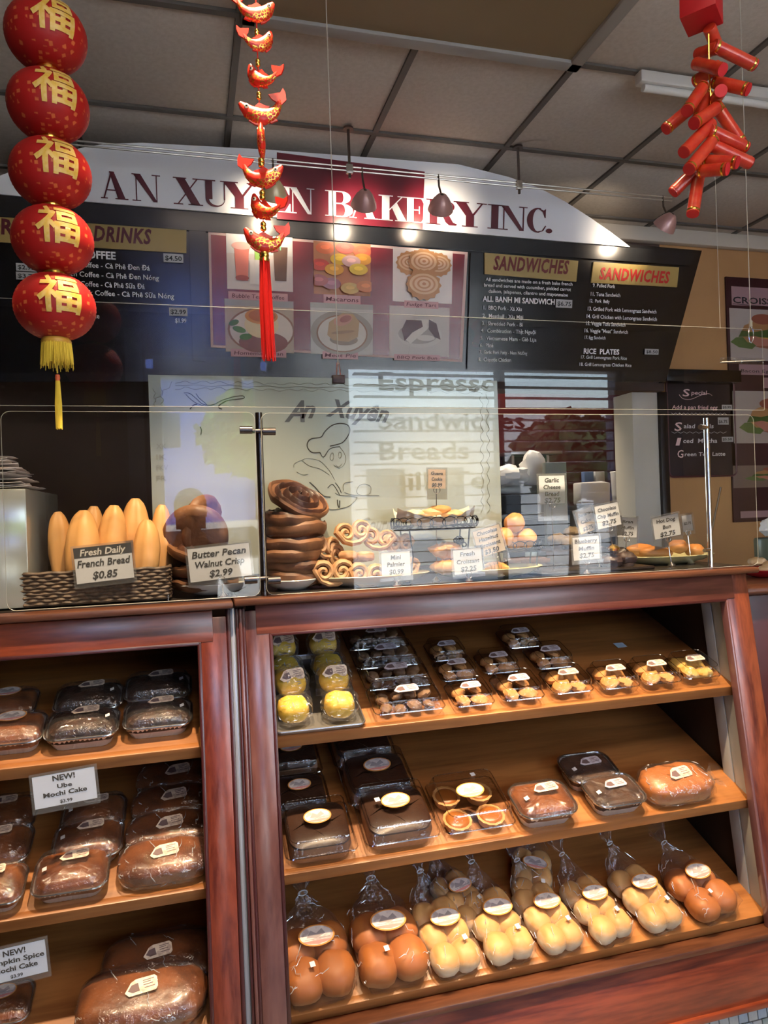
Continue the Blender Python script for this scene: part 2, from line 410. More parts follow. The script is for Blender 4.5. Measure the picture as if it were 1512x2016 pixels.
# lettering painted on the outside of the window (reads mirrored from inside)
ltr = thing('window_lettering', 'dark painted menu words on the shop window, seen reflected', 'lettering', ((WX0+WX1)/2, YW-.05, 1.6))
for s_, z_, h_ in (('Espresso', 2.52, .13), ('Sandwiches', 2.20, .13), ('Breads', 1.94, .13), ('Milk Teas', 1.68, .13), ('Pastries', 1.40, .13)):
    M = Matrix.Identity(4); M[0][0] = 1; M[1][1] = 0; M[1][2] = -1; M[2][1] = 1; M[2][2] = 0   # text up = +z
    wd = .135*len(s_)
    M.translation = Vector((1.55, YW-.050, z_))
    M = Matrix.Translation((1.55, YW-.045, z_)) @ Matrix(((1, 0, 0, 0), (0, 0, 1, 0), (0, 1, 0, 0), (0, 0, 0, 1)))
    adopt(txt(s_, M, wd, h_*1.2, BTXT, bold=.018), ltr)
# street outside
sbox('ground', mat('pavement', (.55, .55, .53), .8, noise=(2, (.62, .62, .6))), -12, 16, -30, -2.6, -.2, -.1)
def exbox(name, label, cat, mt, x0, x1, y0, y1, z0, z1):
    o = MB().box(x0, x1, y0, y1, z0, z1).build(name, mt, smooth=False); tag(o, label, cat); return o
bb = thing('blue_building', 'blue building across the street, seen reflected in the guard glass', 'building', (-1.5, -17, -.1))
adopt(MB().box(-6, 2.2, -20, -16, -.1, 6.5).build('wall', mat('blue_paint', (.10, .16, .55), .7), smooth=False), bb)
for k in range(5):
    adopt(MB().box(-5.4+1.5*k, -4.7+1.5*k, -16.04, -15.98, 3.4, 4.3).build('window', mat('dark_window', (.03, .04, .06), .1), smooth=False), bb)
wb = thing('white_building', 'pale building across the street behind the blinds', 'building', (8, -18, -.1))
adopt(MB().box(2.6, 15, -20, -17, -.1, 4.5).build('wall', mat('pale_paint', (.48, .49, .53), .8), smooth=False), wb)
for k in range(6):
    adopt(MB().box(3.2+1.9*k, 4.4+1.9*k, -17.04, -16.98, 1.2, 2.8).build('window', mat('dark_window', (.03, .04, .06), .1), smooth=False), wb)
# parked white car
car = thing('parked_car', 'white car parked outside, seen reflected in the guard glass', 'car', (0, -7.5, -.1))
prof = [(-2.2, .3), (-2.2, .8), (-1.9, .95), (-1.2, 1.02), (-.6, 1.5), (.9, 1.55), (1.6, 1.05), (2.1, .95), (2.2, .7), (2.2, .3)]
M = Matrix.Translation((0, -8.2, -.1)) @ Matrix(((1, 0, 0, 0), (0, 0, 1, 0), (0, 1, 0, 0), (0, 0, 0, 1)))
adopt(MB().poly(prof, 1.7, M).build('body', mat('car_white', (.8, .8, .8), .25, coat=.5)), car)
for x in (-1.4, 1.4):
    for y in (-8.25, -6.6): adopt(MB().lathe([(.05, 0), (.32, 0), (.32, .2), (.05, .2)], 20, Matrix.Translation((x, y+.15, .22)) @ Matrix.Rotation(PI/2, 4, 'X')).build('wheel', BLACK), car)
adopt(MB().poly([(-.95, 1.02), (-.55, 1.42), (.85, 1.46), (1.35, 1.05)], .01, Matrix.Translation((0, -6.485, -.1)) @ Matrix(((1, 0, 0, 0), (0, 0, 1, 0), (0, 1, 0, 0), (0, 0, 0, 1)))).build('side_window', mat('dark_window', (.03, .04, .06), .1), smooth=False), car)
LEAF = mat('leaf_green', (.10, .22, .035), .6, noise=(3, (.22, .38, .08)))
LEAF_SIL = mat('leaf_silhouette', (.025, .05, .015), .6, noise=(3, (.05, .09, .025)))  # leaf colour darkened so the mirrored tree reads as a silhouette
def tree(x, y, h, r, label, lm=LEAF):
    t = thing('street_tree', label, 'tree', (x, y, -.1), group='street trees outside')
    adopt(MB().tube([(x, y, -.1), (x+.05, y, h*.5), (x, y, h*.8)], [.12, .09, .05], 8).build('trunk', mat('bark', (.12, .08, .05), .8)), t)
    b = MB(); rnd = random.Random(int(x*10))
    for k in range(900):
        a = rnd.random()*2*PI; u = rnd.random()*2-1; q = r*rnd.random()**.4
        c = Vector((x+q*math.cos(a)*math.sqrt(1-u*u), y+q*math.sin(a)*math.sqrt(1-u*u), h+q*u*.8))
        d = Vector((rnd.random()-.5, rnd.random()-.5, rnd.random()-.5)).normalized()*.16; e2 = d.orthogonal()*.9
        vs = [b.bm.verts.new(c+d), b.bm.verts.new(c+e2), b.bm.verts.new(c-d), b.bm.verts.new(c-e2)]; b.bm.faces.new(vs)
    o = adopt(b.build('foliage', lm, smooth=False, fixn=False), t); o['kind'] = 'stuff'
tree(-1.8, -11, 3.6, 1.3, 'leafy street tree outside the door, seen reflected left')
tree(7.6, -9.5, 2.5, 1.15, 'leafy street tree outside the blinds, darkened to a silhouette, seen reflected', LEAF_SIL)
tree(1.5, -13, 3.4, 1.3, 'tall street tree between the two far buildings, seen reflected')

# ================================================================ MENU BOARD AND SIGN
def onBp(x, y, off=0): return onB(x, y, off)
def bframe(x, y, off=0): return frameM(onB(x, y, off), BN)
def bpoly(px, off, th):                      # polygon given by picture points on the board plane
    M = bframe(px[0][0], px[0][1], off); Mi = M.inverted()
    pts = [tuple((Mi @ onB(x, y, off))[:2]) for x, y in px]
    return pts, M
def brect(x0, y0, x1, y1, off=0):            # upright rectangle on the board from its middle lines
    xc, yc = (x0+x1)/2, (y0+y1)/2
    M = bframe(xc, yc, off); Mi = M.inverted()
    w = (Mi @ onB(x1, yc, off)).x - (Mi @ onB(x0, yc, off)).x; h = (Mi @ onB(xc, y0, off)).y - (Mi @ onB(xc, y1, off)).y
    return M, w, h
board = thing('menu_board', 'long black tilted menu board over the kitchen opening', 'menu board', onB(650, 745))
pts, M = bpoly([(-60, 374), (1370, 497), (1300, 752), (-60, 752)], -.045, .045)
adopt(MB().poly(pts, .045, M).build('backing', BLACK, smooth=False), board)
# raised bars of the board frame
FRAMEB = mat('board_frame', (.012, .013, .015), .25, coat=.4, bump=.05, bscale=8)
for q in ([(-60, 376), (1366, 499), (1357, 524), (-60, 424)], [(-60, 735), (1306, 729), (1300, 750), (-60, 752)],
          [(372, 455), (405, 457), (405, 712), (380, 710)], [(925, 499), (946, 501), (934, 728), (918, 727)]):
    pts, M = bpoly(q, 0, .012); adopt(MB().poly(pts, .012, M).build('frame_bar', FRAMEB, smooth=False), board)
def gold(q, s, x0, x1, yb, h, mt):
    pts, M = bpoly(q, 0, .008); p = adopt(MB().poly(pts, .008, M).build('header_panel', GOLDP, smooth=False), board)
    for s_, a_, b_, y_ in s:
        M = bframe(a_, y_, .010); w = (M.inverted() @ onB(b_, y_+.08*(b_-a_)*0+ (b_-a_)*.075, .010)).x
        adopt(txt(s_, M, w, h, mt, shear=.22, bold=.035, space=1.12), board)
gold([(-60, 424), (367, 452), (367, 499), (-60, 474)], [('DRINKS', 184, 299, 473)], 0, 0, 0, .058, MAROON)
MB_ = bframe(2, 460, .010); adopt(txt('R', MB_, .045, .058, MAROON, shear=.1, bold=.035), board)
gold([(953, 498), (1137, 514), (1133, 555), (953, 540)], [('SANDWICHES', 971, 1120, 530)], 0, 0, 0, .062, mat('maroon_print', (.16, .012, .012), .5))
gold([(1167, 516), (1335, 527), (1331, 566), (1162, 557)], [('SANDWICHES', 1180, 1318, 549)], 0, 0, 0, .056, RTXT)
def line(s, x0, x1, y, hpx, mt=WTXT, bold=.012, slope=.05, shear=0):
    M = bframe(x0, y, .006); w = (M.inverted() @ onB(x1, y+(x1-x0)*slope, .006)).x if x1 else None
    adopt(txt(s, M, w, hpx/430.0, mt, shear=shear, bold=bold), board)
for a in (('COFFEE', 158, 228, 507, 13, .03), ('French Coffee - Cà Phê Đen Đá', 112, 295, 523, 9, .01), ('French Coffee - Cà Phê Đen Nóng', 112, 313, 542, 9, .01),
          ('Coffee Milk Coffee - Cà Phê Sữa Đá', 92, 285, 560, 9, .01), ('French Milk Coffee - Cà Phê Sữa Nóng', 112, 343, 578, 9, .01), ('Juice', 172, 196, 626, 9, .01), ('$1.99', 345, 367, 635, 8, .02),
          ('All sandwiches are made on a fresh bake french', 956, 1127, 553, 7, .01), ('bread and served with cucumber, pickled carrot', 953, 1124, 564, 7, .01),
          ('daikon, jalapenos, cilantro and mayonnaise', 962, 1118, 576, 7, .01), ('ALL BANH MI SANDWICH', 950, 1092, 593, 11, .03),
          ('1.  BBQ Pork - Xá Xíu', 952, 1027, 609, 8, .01), ('2.  Meatball - Xíu Mại', 950, 1030, 625, 8, .01), ('3.  Shredded Pork - Bì', 949, 1029, 640, 8, .01),
          ('4.  Combination - Thịt Nguội', 947, 1055, 654, 8, .01), ('5.  Vietnamese Ham - Giò Lụa', 946, 1056, 669, 8, .01), ('6.  Pâté', 945, 971, 683, 8, .01),
          ('7.  Garlic Pork Patty - Nem Nướng', 944, 1038, 696, 7, .01), ('8.  Chipotle Chicken', 942, 1006, 711, 8, .01),
          ('9. Pulled Pork', 1167, 1211, 565, 8, .01), ('11. Tuna Sandwich', 1163, 1221, 582, 8, .01), ('12.  Pork  Belly', 1161, 1200, 595, 7, .01),
          ('13. Grilled Pork with Lemongrass Sandwich', 1157, 1292, 611, 8, .01), ('14. Grill Chicken with Lemongrass Sandwich', 1155, 1293, 626, 8, .01),
          ('15. Veggie Tofu Sandwich', 1154, 1231, 640, 8, .01), ('16. Veggie "Meat" Sandwich', 1151, 1236, 654, 8, .01), ('17. Egg Sandwich', 1151, 1192, 667, 7, .01),
          ('RICE  PLATES', 1149, 1219, 696, 11, .03), ('17. Grill Lemongrass Pork Rice', 1144, 1234, 706, 7, .01), ('18. Grill Lemongrass Chicken Rice', 1141, 1243, 720, 7, .01)):
    line(a[0], a[1], a[2], a[3], a[4], bold=a[5], slope=.05 if a[3] < 640 else .03)
for s_, x0, y0, x1, y1 in (('$4.50', 322, 500, 361, 517), ('$2.99', 333, 606, 369, 622), ('$2.95', 32, 519, 72, 534), ('$3.75', 32, 536, 75, 551), ('$6.75', 1094, 590, 1126, 606), ('$8.50', 1269, 687, 1296, 698)):
    M, w, h = brect(x0, y0, x1, y1, .006); adopt(MB().box(-w/2, w/2, -h/2, h/2, 0, .003, M).build('price_plate', mat('price_plate', (.5, .5, .5), .4), smooth=False), board)
    adopt(txt(s_, M @ Matrix.Translation((-w*.42, -h*.28, .004)), w*.84, h*.55, BTXT, bold=.02), board)
# photo poster
pts, M = bpoly([(410, 457), (920, 497), (909, 713), (415, 684)], .002, .006)
adopt(MB().poly(pts, .006, M).build('poster_border', mat('poster_border', (.70, .50, .45), .4), smooth=False), board)
pts, M = bpoly([(415, 462), (915, 501), (904, 708), (420, 679)], .009, .001)
POSTERM = mat('poster_maroon', (.20, .012, .022), .25, noise=(3, (.26, .03, .04)), coat=.5)
adopt(MB().poly(pts, .001, M).build('poster_field', POSTERM, smooth=False), board)
def disc(rx, ry, n=24, a0=0, a1=2*PI): return [(rx*math.cos(a0+(a1-a0)*k/n), ry*math.sin(a0+(a1-a0)*k/n)) for k in range(n + (1 if a1-a0 < 6.2 else 0))]
pm = {}
def pr(col):
    k = 'print_%d_%d_%d' % tuple(int(c*100) for c in col)
    return mat(k, col, .4, coat=.3)
def flat(parent, M, pts, col, lv, name='print', adoptit=True):
    o = MB().poly(pts, .0006, M @ Matrix.Translation((0, 0, .0012*lv))).build(name, pr(col), smooth=False)
    return adopt(o, parent) if adoptit else o
def sh(pts, dx, dy, s=1, r=0): return [(dx+s*(x*math.cos(r)-y*math.sin(r)), dy+s*(x*math.sin(r)+y*math.cos(r))) for x, y in pts]
def rc(w, h): return [(-w/2, -h/2), (w/2, -h/2), (w/2, h/2), (-w/2, h/2)]
def petal(n, r, amp): return [((r+amp*math.cos(k*PI))*math.cos(PI*k/n), (r+amp*math.cos(k*PI))*math.sin(PI*k/n)) for k in range(2*n)]
def photo(x0, y0, x1, y1, bgc, parts, cap, cbox):
    M, w, h = brect(x0, y0, x1, y1, .0105)
    flat(board, M, rc(w, h), bgc, 0, 'photo')
    for i, (p, c) in enumerate(parts):
        flat(board, M, [(max(-w/2, min(w/2, x*w/2)), max(-h/2, min(h/2, y*h/2))) for x, y in p], c, 1+i*.6)
    Mc, w2, h2 = brect(*cbox, .0105); flat(board, Mc, rc(w2, h2), (.62, .33, .33), 1, 'caption_plate')
    adopt(txt(cap, Mc @ Matrix.Translation((-w2*.44, -h2*.25, .003)), w2*.88, h2*.5, mat('caption_print', (.12, .02, .04), .5), shear=.1, bold=.005), board)
cup = [(-.28, -1), (.28, -1), (.36, 1), (-.36, 1)]
photo(447, 464, 577, 572, (.72, .62, .58), [(rc(2, .55) and sh(rc(2, .9), 0, .75), (.75, .72, .70)), (sh(rc(.1, 2), -.35, .9, .5), (.8, .35, .3)), (sh(cup, -.55, -.05, .62), (.80, .22, .16)), (sh(disc(.3, .14), -.55, .58), (.85, .45, .38)), (sh(cup, .05, .05, .62), (.35, .62, .10)), (sh(cup, .62, .0, .62), (.16, .07, .035)), (sh(rc(.1, 2), .62, .9, .4), (.2, .6, .3)), (sh(disc(.2, .1), -.55, -.58), (.45, .08, .06)), (sh(rc(.4, .9), -.13, -.35), (.80, .74, .70))], 'Bubble Tea - Coffee', (450, 576, 567, 592))
mac = []
for dx, dy, c in ((-.6, .75, (.72, .16, .05)), (.1, .8, (.75, .12, .08)), (.7, .7, (.70, .15, .06)), (-.1, .35, (.80, .50, .03)), (.7, .4, (.78, .36, .04)), (.3, .3, (.72, .45, .42)), (-.8, .1, (.65, .07, .04)), (-.3, -.05, (.80, .40, .04)), (.55, .0, (.78, .55, .05)), (-.4, -.6, (.40, .18, .22)), (.25, -.75, (.62, .42, .14)), (.8, -.65, (.62, .22, .07)), (-.85, -.5, (.45, .14, .14))):
    mac.append((sh(disc(.33, .22), dx, dy), c)); mac.append((sh(disc(.16, .08), dx, dy+.03), tuple(min(1, v*1.35) for v in c)))
photo(618, 478, 730, 581, (.52, .20, .08), mac, 'Macarons', (637, 581, 710, 598))
def tart(dx, dy, s):
    r = [(sh(petal(14, .42, .025), dx, dy, s), (.50, .24, .08))]
    for q, c in ((.36, (.74, .50, .28)), (.29, (.55, .27, .12)), (.24, (.76, .52, .32)), (.17, (.52, .25, .10)), (.12, (.76, .54, .34)), (.05, (.50, .22, .1))): r.append((sh(disc(q, q*.8), dx, dy+.03, s), c))
    return r
photo(774, 491, 891, 596, (.78, .72, .68), tart(-.45, .45, 1.05)+tart(.5, .45, 1.05)+tart(0, .5, 1.2)+tart(0, -.35, 1.35), 'Fudge Tart', (796, 593, 863, 607))
photo(444, 591, 579, 694, (.52, .40, .30), [(sh(rc(2, .3), 0, .9), (.35, .33, .32)), (sh(disc(.98, .85, 30), .05, -.15), (.30, .14, .08)), (sh(disc(.92, .79, 30), .05, -.15), (.74, .62, .52)), (sh(disc(.72, .42), .1, -.62), (.28, .09, .07)), (sh(disc(.50, .50), .05, .05), (.80, .62, .36)), (sh(disc(.48, .30), .05, .38), (.70, .26, .06)), (sh(disc(.40, .23), .07, .40), (.55, .15, .04)), (sh(disc(.16, .10), -.75, .1, 1, .6), (.06, .16, .03)), (sh(disc(.20, .11), -.6, -.15, 1, -.4), (.10, .24, .05)), (sh(disc(.18, .12), -.42, -.42, 1, .2), (.07, .20, .03))], 'Homemade Flan', (455, 688, 564, 703))
photo(612, 598, 735, 698, (.55, .52, .47), [(sh(rc(2, .25), 0, .92), (.40, .39, .35)), (sh(disc(1, .88, 30), 0, -.15), (.36, .31, .25)), (sh(disc(.82, .74, 30), 0, -.18), (.28, .14, .08)), (sh(disc(.77, .69, 30), 0, -.18), (.66, .60, .52)), (sh(disc(.45, .22), .05, -.42), (.30, .22, .15)), ([(-.48, -.25), (-.42, .25), (.0, .62), (.35, .6), (.55, .3), (.5, -.3), (.2, -.5), (-.3, -.45)], (.52, .34, .17)), (sh(disc(.38, .06), .02, -.12, 1, .15), (.36, .22, .11)), (sh(disc(.32, .2), .02, .35, 1, .5), (.62, .32, .22)), (sh(disc(.2, .12), .1, .4, 1, .5), (.38, .13, .10))], 'Meat Pie', (635, 692, 705, 707))
photo(767, 604, 885, 702, (.56, .50, .46), [(sh(disc(.75, .5), 0, -.15), (.60, .55, .50)), (sh(disc(.66, .40), -.05, -.1), (.40, .35, .31)), ([(-.55, .15), (-.1, .5), (.45, .5), (.25, .1), (-.3, -.5), (-.5, -.3)], (.68, .63, .57)), ([(-.6, .05), (-.45, .45), (.05, .45), (.1, .2), (-.25, -.05), (-.5, -.4)], (.10, .025, .03)), ([(.3, .5), (.55, .35), (.7, -.3), (.5, -.2), (.3, .1)], (.10, .03, .035)), (sh(disc(.3, .12), .2, -.25), (.66, .60, .55))], 'BBQ Pork Bun', (776, 698, 866, 710))

# sign over the board
sign = thing('shop_sign', 'arched white sign lettered in maroon with a red middle block', 'sign', onB(640, 430))
up = [(-60, 372)]
top = [(-60, 352), (0, 348), (60, 326), (120, 305), (165, 292), (210, 285), (280, 283), (520, 296), (900, 325), (1000, 350), (1060, 372), (1110, 398), (1160, 430), (1200, 458), (1238, 487)]
q = [(-60, 379)] + top
pts, M = bpoly(q, .012, .012)
adopt(MB().poly(pts, .012, M).build('sign_panel', WHITE, smooth=False), sign)
pts, M = bpoly([(545, 300), (836, 338), (832, 452), (545, 431)], .0245, .001)
adopt(MB().poly(pts, .001, M).build('red_block', mat('sign_red', (.17, .008, .022), .3, coat=.3), smooth=False), sign)
T = .035
def ser(x0, x1, y): return [(x0, y), (x1, y), (x1, y+T), (x0, y+T)] if y < .5 else [(x0, y-T), (x1, y-T), (x1, y), (x0, y)]
def cres(cx, cy, ro, rv, ri, rj, a0, a1, n=14, ox=0):
    o = [(cx+ro*math.cos(a0+(a1-a0)*k/n), cy+rv*math.sin(a0+(a1-a0)*k/n)) for k in range(n+1)]
    i = [(cx+ox+ri*math.cos(a0+(a1-a0)*k/n), cy+rj*math.sin(a0+(a1-a0)*k/n)) for k in range(n+1)]
    return [[o[k], o[k+1], i[k+1], i[k]] for k in range(n)]
GL = {
 'A': [[(.33, 1), (.50, 1), (.90, .02), (.62, .02)], [(.09, .02), (.14, .02), (.42, .9), (.37, .95)], [(.22, .30), (.70, .30), (.70, .34), (.24, .34)], ser(0, .25, 0), ser(.52, 1, 0)],
 'N': [[(.04, 1), (.30, 1), (.88, 0), (.74, 0)], [(.13, .02), (.17, .02), (.17, .96), (.13, .96)], [(.84, .0), (.88, .0), (.88, .98), (.84, .98)], ser(0, .30, 0), ser(0, .3, 1), ser(.70, 1, 1)],
 'X': [[(.08, 1), (.38, 1), (.92, 0), (.62, 0)], [(.13, .02), (.18, .02), (.84, .98), (.79, .98)], ser(0, .32, 0), ser(0, .45, 1), ser(.5, 1, 0), ser(.66, 1, 1)],
 'U': [[(.10, .28), (.36, .28), (.36, .98), (.10, .98)], [(.80, .28), (.84, .28), (.84, .98), (.80, .98)], ser(0, .48, 1), ser(.66, 1, 1)] + cres(.47, .30, .37, .30, .30, .24, PI, 2*PI, ox=.06),
 'Y': [[(.05, 1), (.36, 1), (.62, .44), (.38, .44)], [(.84, .98), (.89, .98), (.58, .40), (.54, .46)], [(.38, .02), (.62, .02), (.62, .46), (.38, .46)], ser(0, .46, 1), ser(.7, 1, 1), ser(.26, .74, 0)],
 'E': [[(.12, .0), (.40, .0), (.40, 1), (.12, 1)], ser(0, .92, 1), ser(0, .96, 0), [(.4, .49), (.66, .49), (.66, .53), (.4, .53)], [(.62, .36), (.66, .36), (.66, .66), (.62, .66)], [(.92, 1), (.92, .68), (.88, .68), (.70, 1)], [(.96, 0), (.96, .34), (.92, .34), (.70, 0)]],
 'B': [[(.12, 0), (.38, 0), (.38, 1), (.12, 1)], ser(0, .6, 1), ser(0, .62, 0), [(.38, .50), (.6, .50), (.6, .54), (.38, .54)]] + cres(.58, .76, .32, .24, .06, .20, -PI/2, PI/2) + cres(.60, .26, .38, .26, .10, .22, -PI/2, PI/2),
 'K': [[(.12, 0), (.38, 0), (.38, 1), (.12, 1)], ser(0, .5, 1), ser(0, .5, 0), [(.36, .38), (.36, .44), (.80, .98), (.85, .98)], [(.46, .55), (.64, .72), (.98, .02), (.68, .02)], ser(.66, .98, 1), ser(.58, 1, 0)],
 'R': [[(.12, 0), (.36, 0), (.36, 1), (.12, 1)], ser(0, .6, 1), ser(0, .47, 0), [(.36, .47), (.6, .47), (.6, .51), (.36, .51)], [(.48, .49), (.70, .46), (.86, .12), (1, .05), (.95, 0), (.74, 0), (.62, .12)]] + cres(.56, .74, .34, .26, .06, .22, -PI/2, PI/2),
 'I': [[(.28, 0), (.72, 0), (.72, 1), (.28, 1)], ser(.05, .95, 1), ser(.05, .95, 0)],
 'C': cres(.55, .5, .53, .52, .26, .47, .42*PI, 1.55*PI, 18) + [[(.55, .98), (.55, 1.02), (.80, .92), (.90, 1), (.90, .62), (.86, .62), (.76, .86)], [(.50, -.02), (.50, .03), (.74, .08), (.90, .30), (.94, .28), (.80, .06)]],
 '.': [disc(.5, .09, 14) and [(.5+.48*math.cos(2*PI*k/14), .09+.10*math.sin(2*PI*k/14)) for k in range(14)]]}
for ch, x0, x1, wh in (('A', 199, 253, 0), ('N', 261, 317, 0), ('X', 342, 400, 0), ('U', 400, 452, 0), ('Y', 436, 508, 0), ('E', 528, 574, 1), ('N', 569, 619, 1), ('B', 640, 696, 1), ('A', 688, 744, 1), ('K', 745, 801, 1), ('E', 795, 842, 1), ('R', 838, 900, 0), ('Y', 892, 957, 0), ('I', 958, 989, 0), ('N', 983, 1037, 0), ('C', 1036, 1077, 0), ('.', 1074, 1087, 0)):
    yb = lambda x: 390+(x-200)*.0785
    M = bframe(x0, yb(x0), .0262); Mi = M.inverted(); w = (Mi @ onB(x1, yb(x1), .0262)).x
    h = (Mi @ onB((x0+x1)/2, 336+((x0+x1)/2-200)*.0865, .0262)).y - (Mi @ onB((x0+x1)/2, yb((x0+x1)/2), .0262)).y
    b = MB()
    for p in GL[ch]: b.poly([(x*w, y*h) for x, y in p], .002, M)
    adopt(b.build('lettering', WHITE if wh else MAROON, smooth=False), sign)
# ================================================================ DISPLAY CASES
def fbox(b, x0, x1, z0, z1, off, th, bev=.003):
    """box lying on the tilted case front: off = how far its face stands in front, th = thickness"""
    n0 = len(b.bm.verts); t = MB().box(x0, x1, -off, -off+th, z0, z1, bev=bev)
    for v in t.bm.verts: v.co.y += Yf(v.co.z)
    me = bpy.data.meshes.new('tmp'); t.bm.to_mesh(me); t.bm.free(); b.bm.from_mesh(me); bpy.data.meshes.remove(me); return b
def fpart(name, mt, e, *a, **k): return adopt(fbox(MB(), *a, **k).build(name, mt), e)
def shelf_part(e, k, x0, x1, depth=.50):
    z, Y = SHZ[k]; b = MB()
    b.box(x0, x1, 0, .022, -.034, .0, bev=.003)          # nosing
    b.box(x0, x1, .018, depth, -.016, 0, bev=.001)
    M = Matrix.Translation((0, Y, z)) @ Matrix.Rotation(ST, 4, 'X')
    for v in b.bm.verts: v.co = M @ v.co
    return adopt(b.build('shelf', SHELFW), e)
caseR = thing('display_case', 'wide wooden slanted pastry case with three sloping shelves, right of the divider', 'display case', (.9, 2.1, -.08))
fpart('stile', WORNZ, caseR, .128, .191, -.08, 1.255, .0, .03)
fpart('stile', wood('red_upright', (.085, .014, .008), (.28, .07, .03), 'z', .28, .6), caseR, 1.612, 1.695, -.08, 1.27, .0, .03)
fpart('stile_edge', mat('mauve_edge', (.19, .085, .085), .3, coat=.5), caseR, 1.603, 1.613, .235, 1.19, .004, .03)
fpart('rail', WORN, caseR, .155, 1.64, 1.192, 1.268, .002, .03)
fpart('base_rail', RWOOD, caseR, .19, 1.66, .052, .230, .0, .075)
fpart('base_moulding', EDGEW, caseR, .19, 1.66, .220, .236, .012, .05)
fpart('base_moulding', RWOOD, caseR, .19, 1.66, .045, .062, .010, .03)
fpart('inner_bead', mat('dark_red_bead', (.05, .010, .010), .3, coat=.4), caseR, .187, .197, .22, 1.192, .003, .02)
fpart('inner_bead', MATS['dark_red_bead'], caseR, .19, 1.61, 1.185, 1.194, .003, .02)
adopt(MB().box(.10, 1.72, 1.868, 2.50, 1.270, 1.288, bev=.005).build('countertop', EDGEW), caseR)
adopt(MB().box(.11, 1.71, 1.93, 2.49, 1.288, 1.291).build('counter_inlay', mat('dark_laminate', (.035, .028, .024), .25), smooth=False), caseR)
def sidepanel(e, x0, x1, mt=DARKIN):
    b = MB(); pts = [(Yf(1.26)+.03, 1.26), (2.48, 1.26), (2.48, -.08), (Yf(-.08)+.03, -.08)]
    M = Matrix(((0, 0, 1, x0), (1, 0, 0, 0), (0, 1, 0, 0), (0, 0, 0, 1)))
    return adopt(b.poly(pts, x1-x0, M).build('side_panel', mt, smooth=False), e)
sidepanel(caseR, 1.64, 1.66); sidepanel(caseR, .172, .186)
adopt(MB().box(.17, 1.66, 2.44, 2.46, -.08, 1.26).build('back_panel', DARKIN, smooth=False), caseR)
CHAN = mat('grey_channel', (.34, .36, .38), .5, noise=(4, (.42, .43, .42)))
for off, wd in ((-.035, .055), (-.095, .045)):
    b = MB().box(1.622, 1.640, -off, -off+wd, .0, 1.20, bev=.002)
    for v in b.bm.verts: v.co.y += Yf(v.co.z)
    adopt(b.build('upright_channel', CHAN), caseR)
for k in (1, 2, 3): shelf_part(caseR, k, .198, 1.632, .60)
caseL = thing('display_case', 'wooden slanted case left of the divider, cakes in foil pans on shelves', 'display case', (-.5, 2.1, -.08))
fpart('stile', RWOODZ, caseL, .014, .080, -.08, 1.245, .0, .03)
fpart('rail', RWOOD, caseL, -1.1, .046, 1.183, 1.262, .002, .03)
fpart('inner_bead', MATS['dark_red_bead'], caseL, .006, .016, .0, 1.186, .003, .02)
fpart('inner_bead', MATS['dark_red_bead'], caseL, -1.1, .015, 1.176, 1.186, .003, .02)
for x0, x1, o_, mt in ((.080, .090, .002, MATS['dark_red_bead']), (.090, .103, -.006, mat('blue_grey_strip', (.30, .33, .40), .25, .3)), (.103, .111, .004, MATS['dark_red_bead']), (.111, .120, .010, WORNZ), (.120, .128, .004, MATS['dark_red_bead'])):
    fpart('divider_moulding', mt, caseL, x0, x1, -.08, 1.262, o_, .03)
adopt(MB().box(-1.1, .098, 1.868, 2.50, 1.266, 1.284, bev=.005).build('countertop', EDGEW), caseL)
adopt(MB().box(-1.1, .095, 1.93, 2.49, 1.284, 1.287).build('counter_inlay', MATS['dark_laminate'], smooth=False), caseL)
sidepanel(caseL, .024, .040)
adopt(MB().box(-1.1, .04, 2.44, 2.46, -.08, 1.26).build('back_panel', mat('case_back', (.09, .07, .035), .6), smooth=False), caseL)
for k in (1, 2, 3): shelf_part(caseL, k, -1.1, .013, .56)
fpart('base_rail', RWOOD, caseL, -1.1, .014, -.08, .207, .0, .03)
# tiled plinth under the cases
pl = struct(fbox(MB(), .19, 1.72, -.08, .05, -.012, .03, bev=0).build('trim_4', mat('grout', (.10, .11, .12), .8), smooth=False))
tm = [mat('plinth_tile_%s' % n, c, .35, noise=(30, c2)) for n, c, c2 in (('blue', (.22, .27, .32), (.27, .32, .37)), ('green', (.16, .20, .19), (.21, .25, .24)), ('grey', (.27, .28, .28), (.33, .34, .34)))]
tmesh = []
for t_ in tm:
    o = MB().box(.001, .031, -.006, 0, .001, .039, bev=.0015).build('tile', t_, pl); tmesh.append(o)
for o in tmesh: o.location = (0.2, Yf(.01)+.011, .01)
rnd = random.Random(3); first = set()
for r in range(3):
    for c in range(46):
        j = rnd.randrange(3); x = .19+c*.0325+(.012 if r % 2 else 0); z = .011-.0405*r
        if j not in first: o = tmesh[j]; first.add(j)
        else: o = tmesh[j].copy(); COL.objects.link(o)
        o.location = (x, Yf(z)+.010-rnd.random()*.001, z); o.rotation_euler = (-math.atan(.15), 0, 0)
# side counter at right
sc = thing('side_counter', 'dark red cabinet with brown wooden top beyond right case', 'cabinet', (2.2, 2.3, -.08))
adopt(MB().box(1.80, 3.0, 2.08, 2.7, -.08, 1.17, bev=.003).build('body', mat('dark_red_cabinet', (.055, .006, .005), .35, noise=(5, (.08, .012, .008)))), sc)
adopt(MB().box(1.76, 3.0, 2.04, 2.72, 1.17, 1.20, bev=.012).build('top', EDGEW), sc)

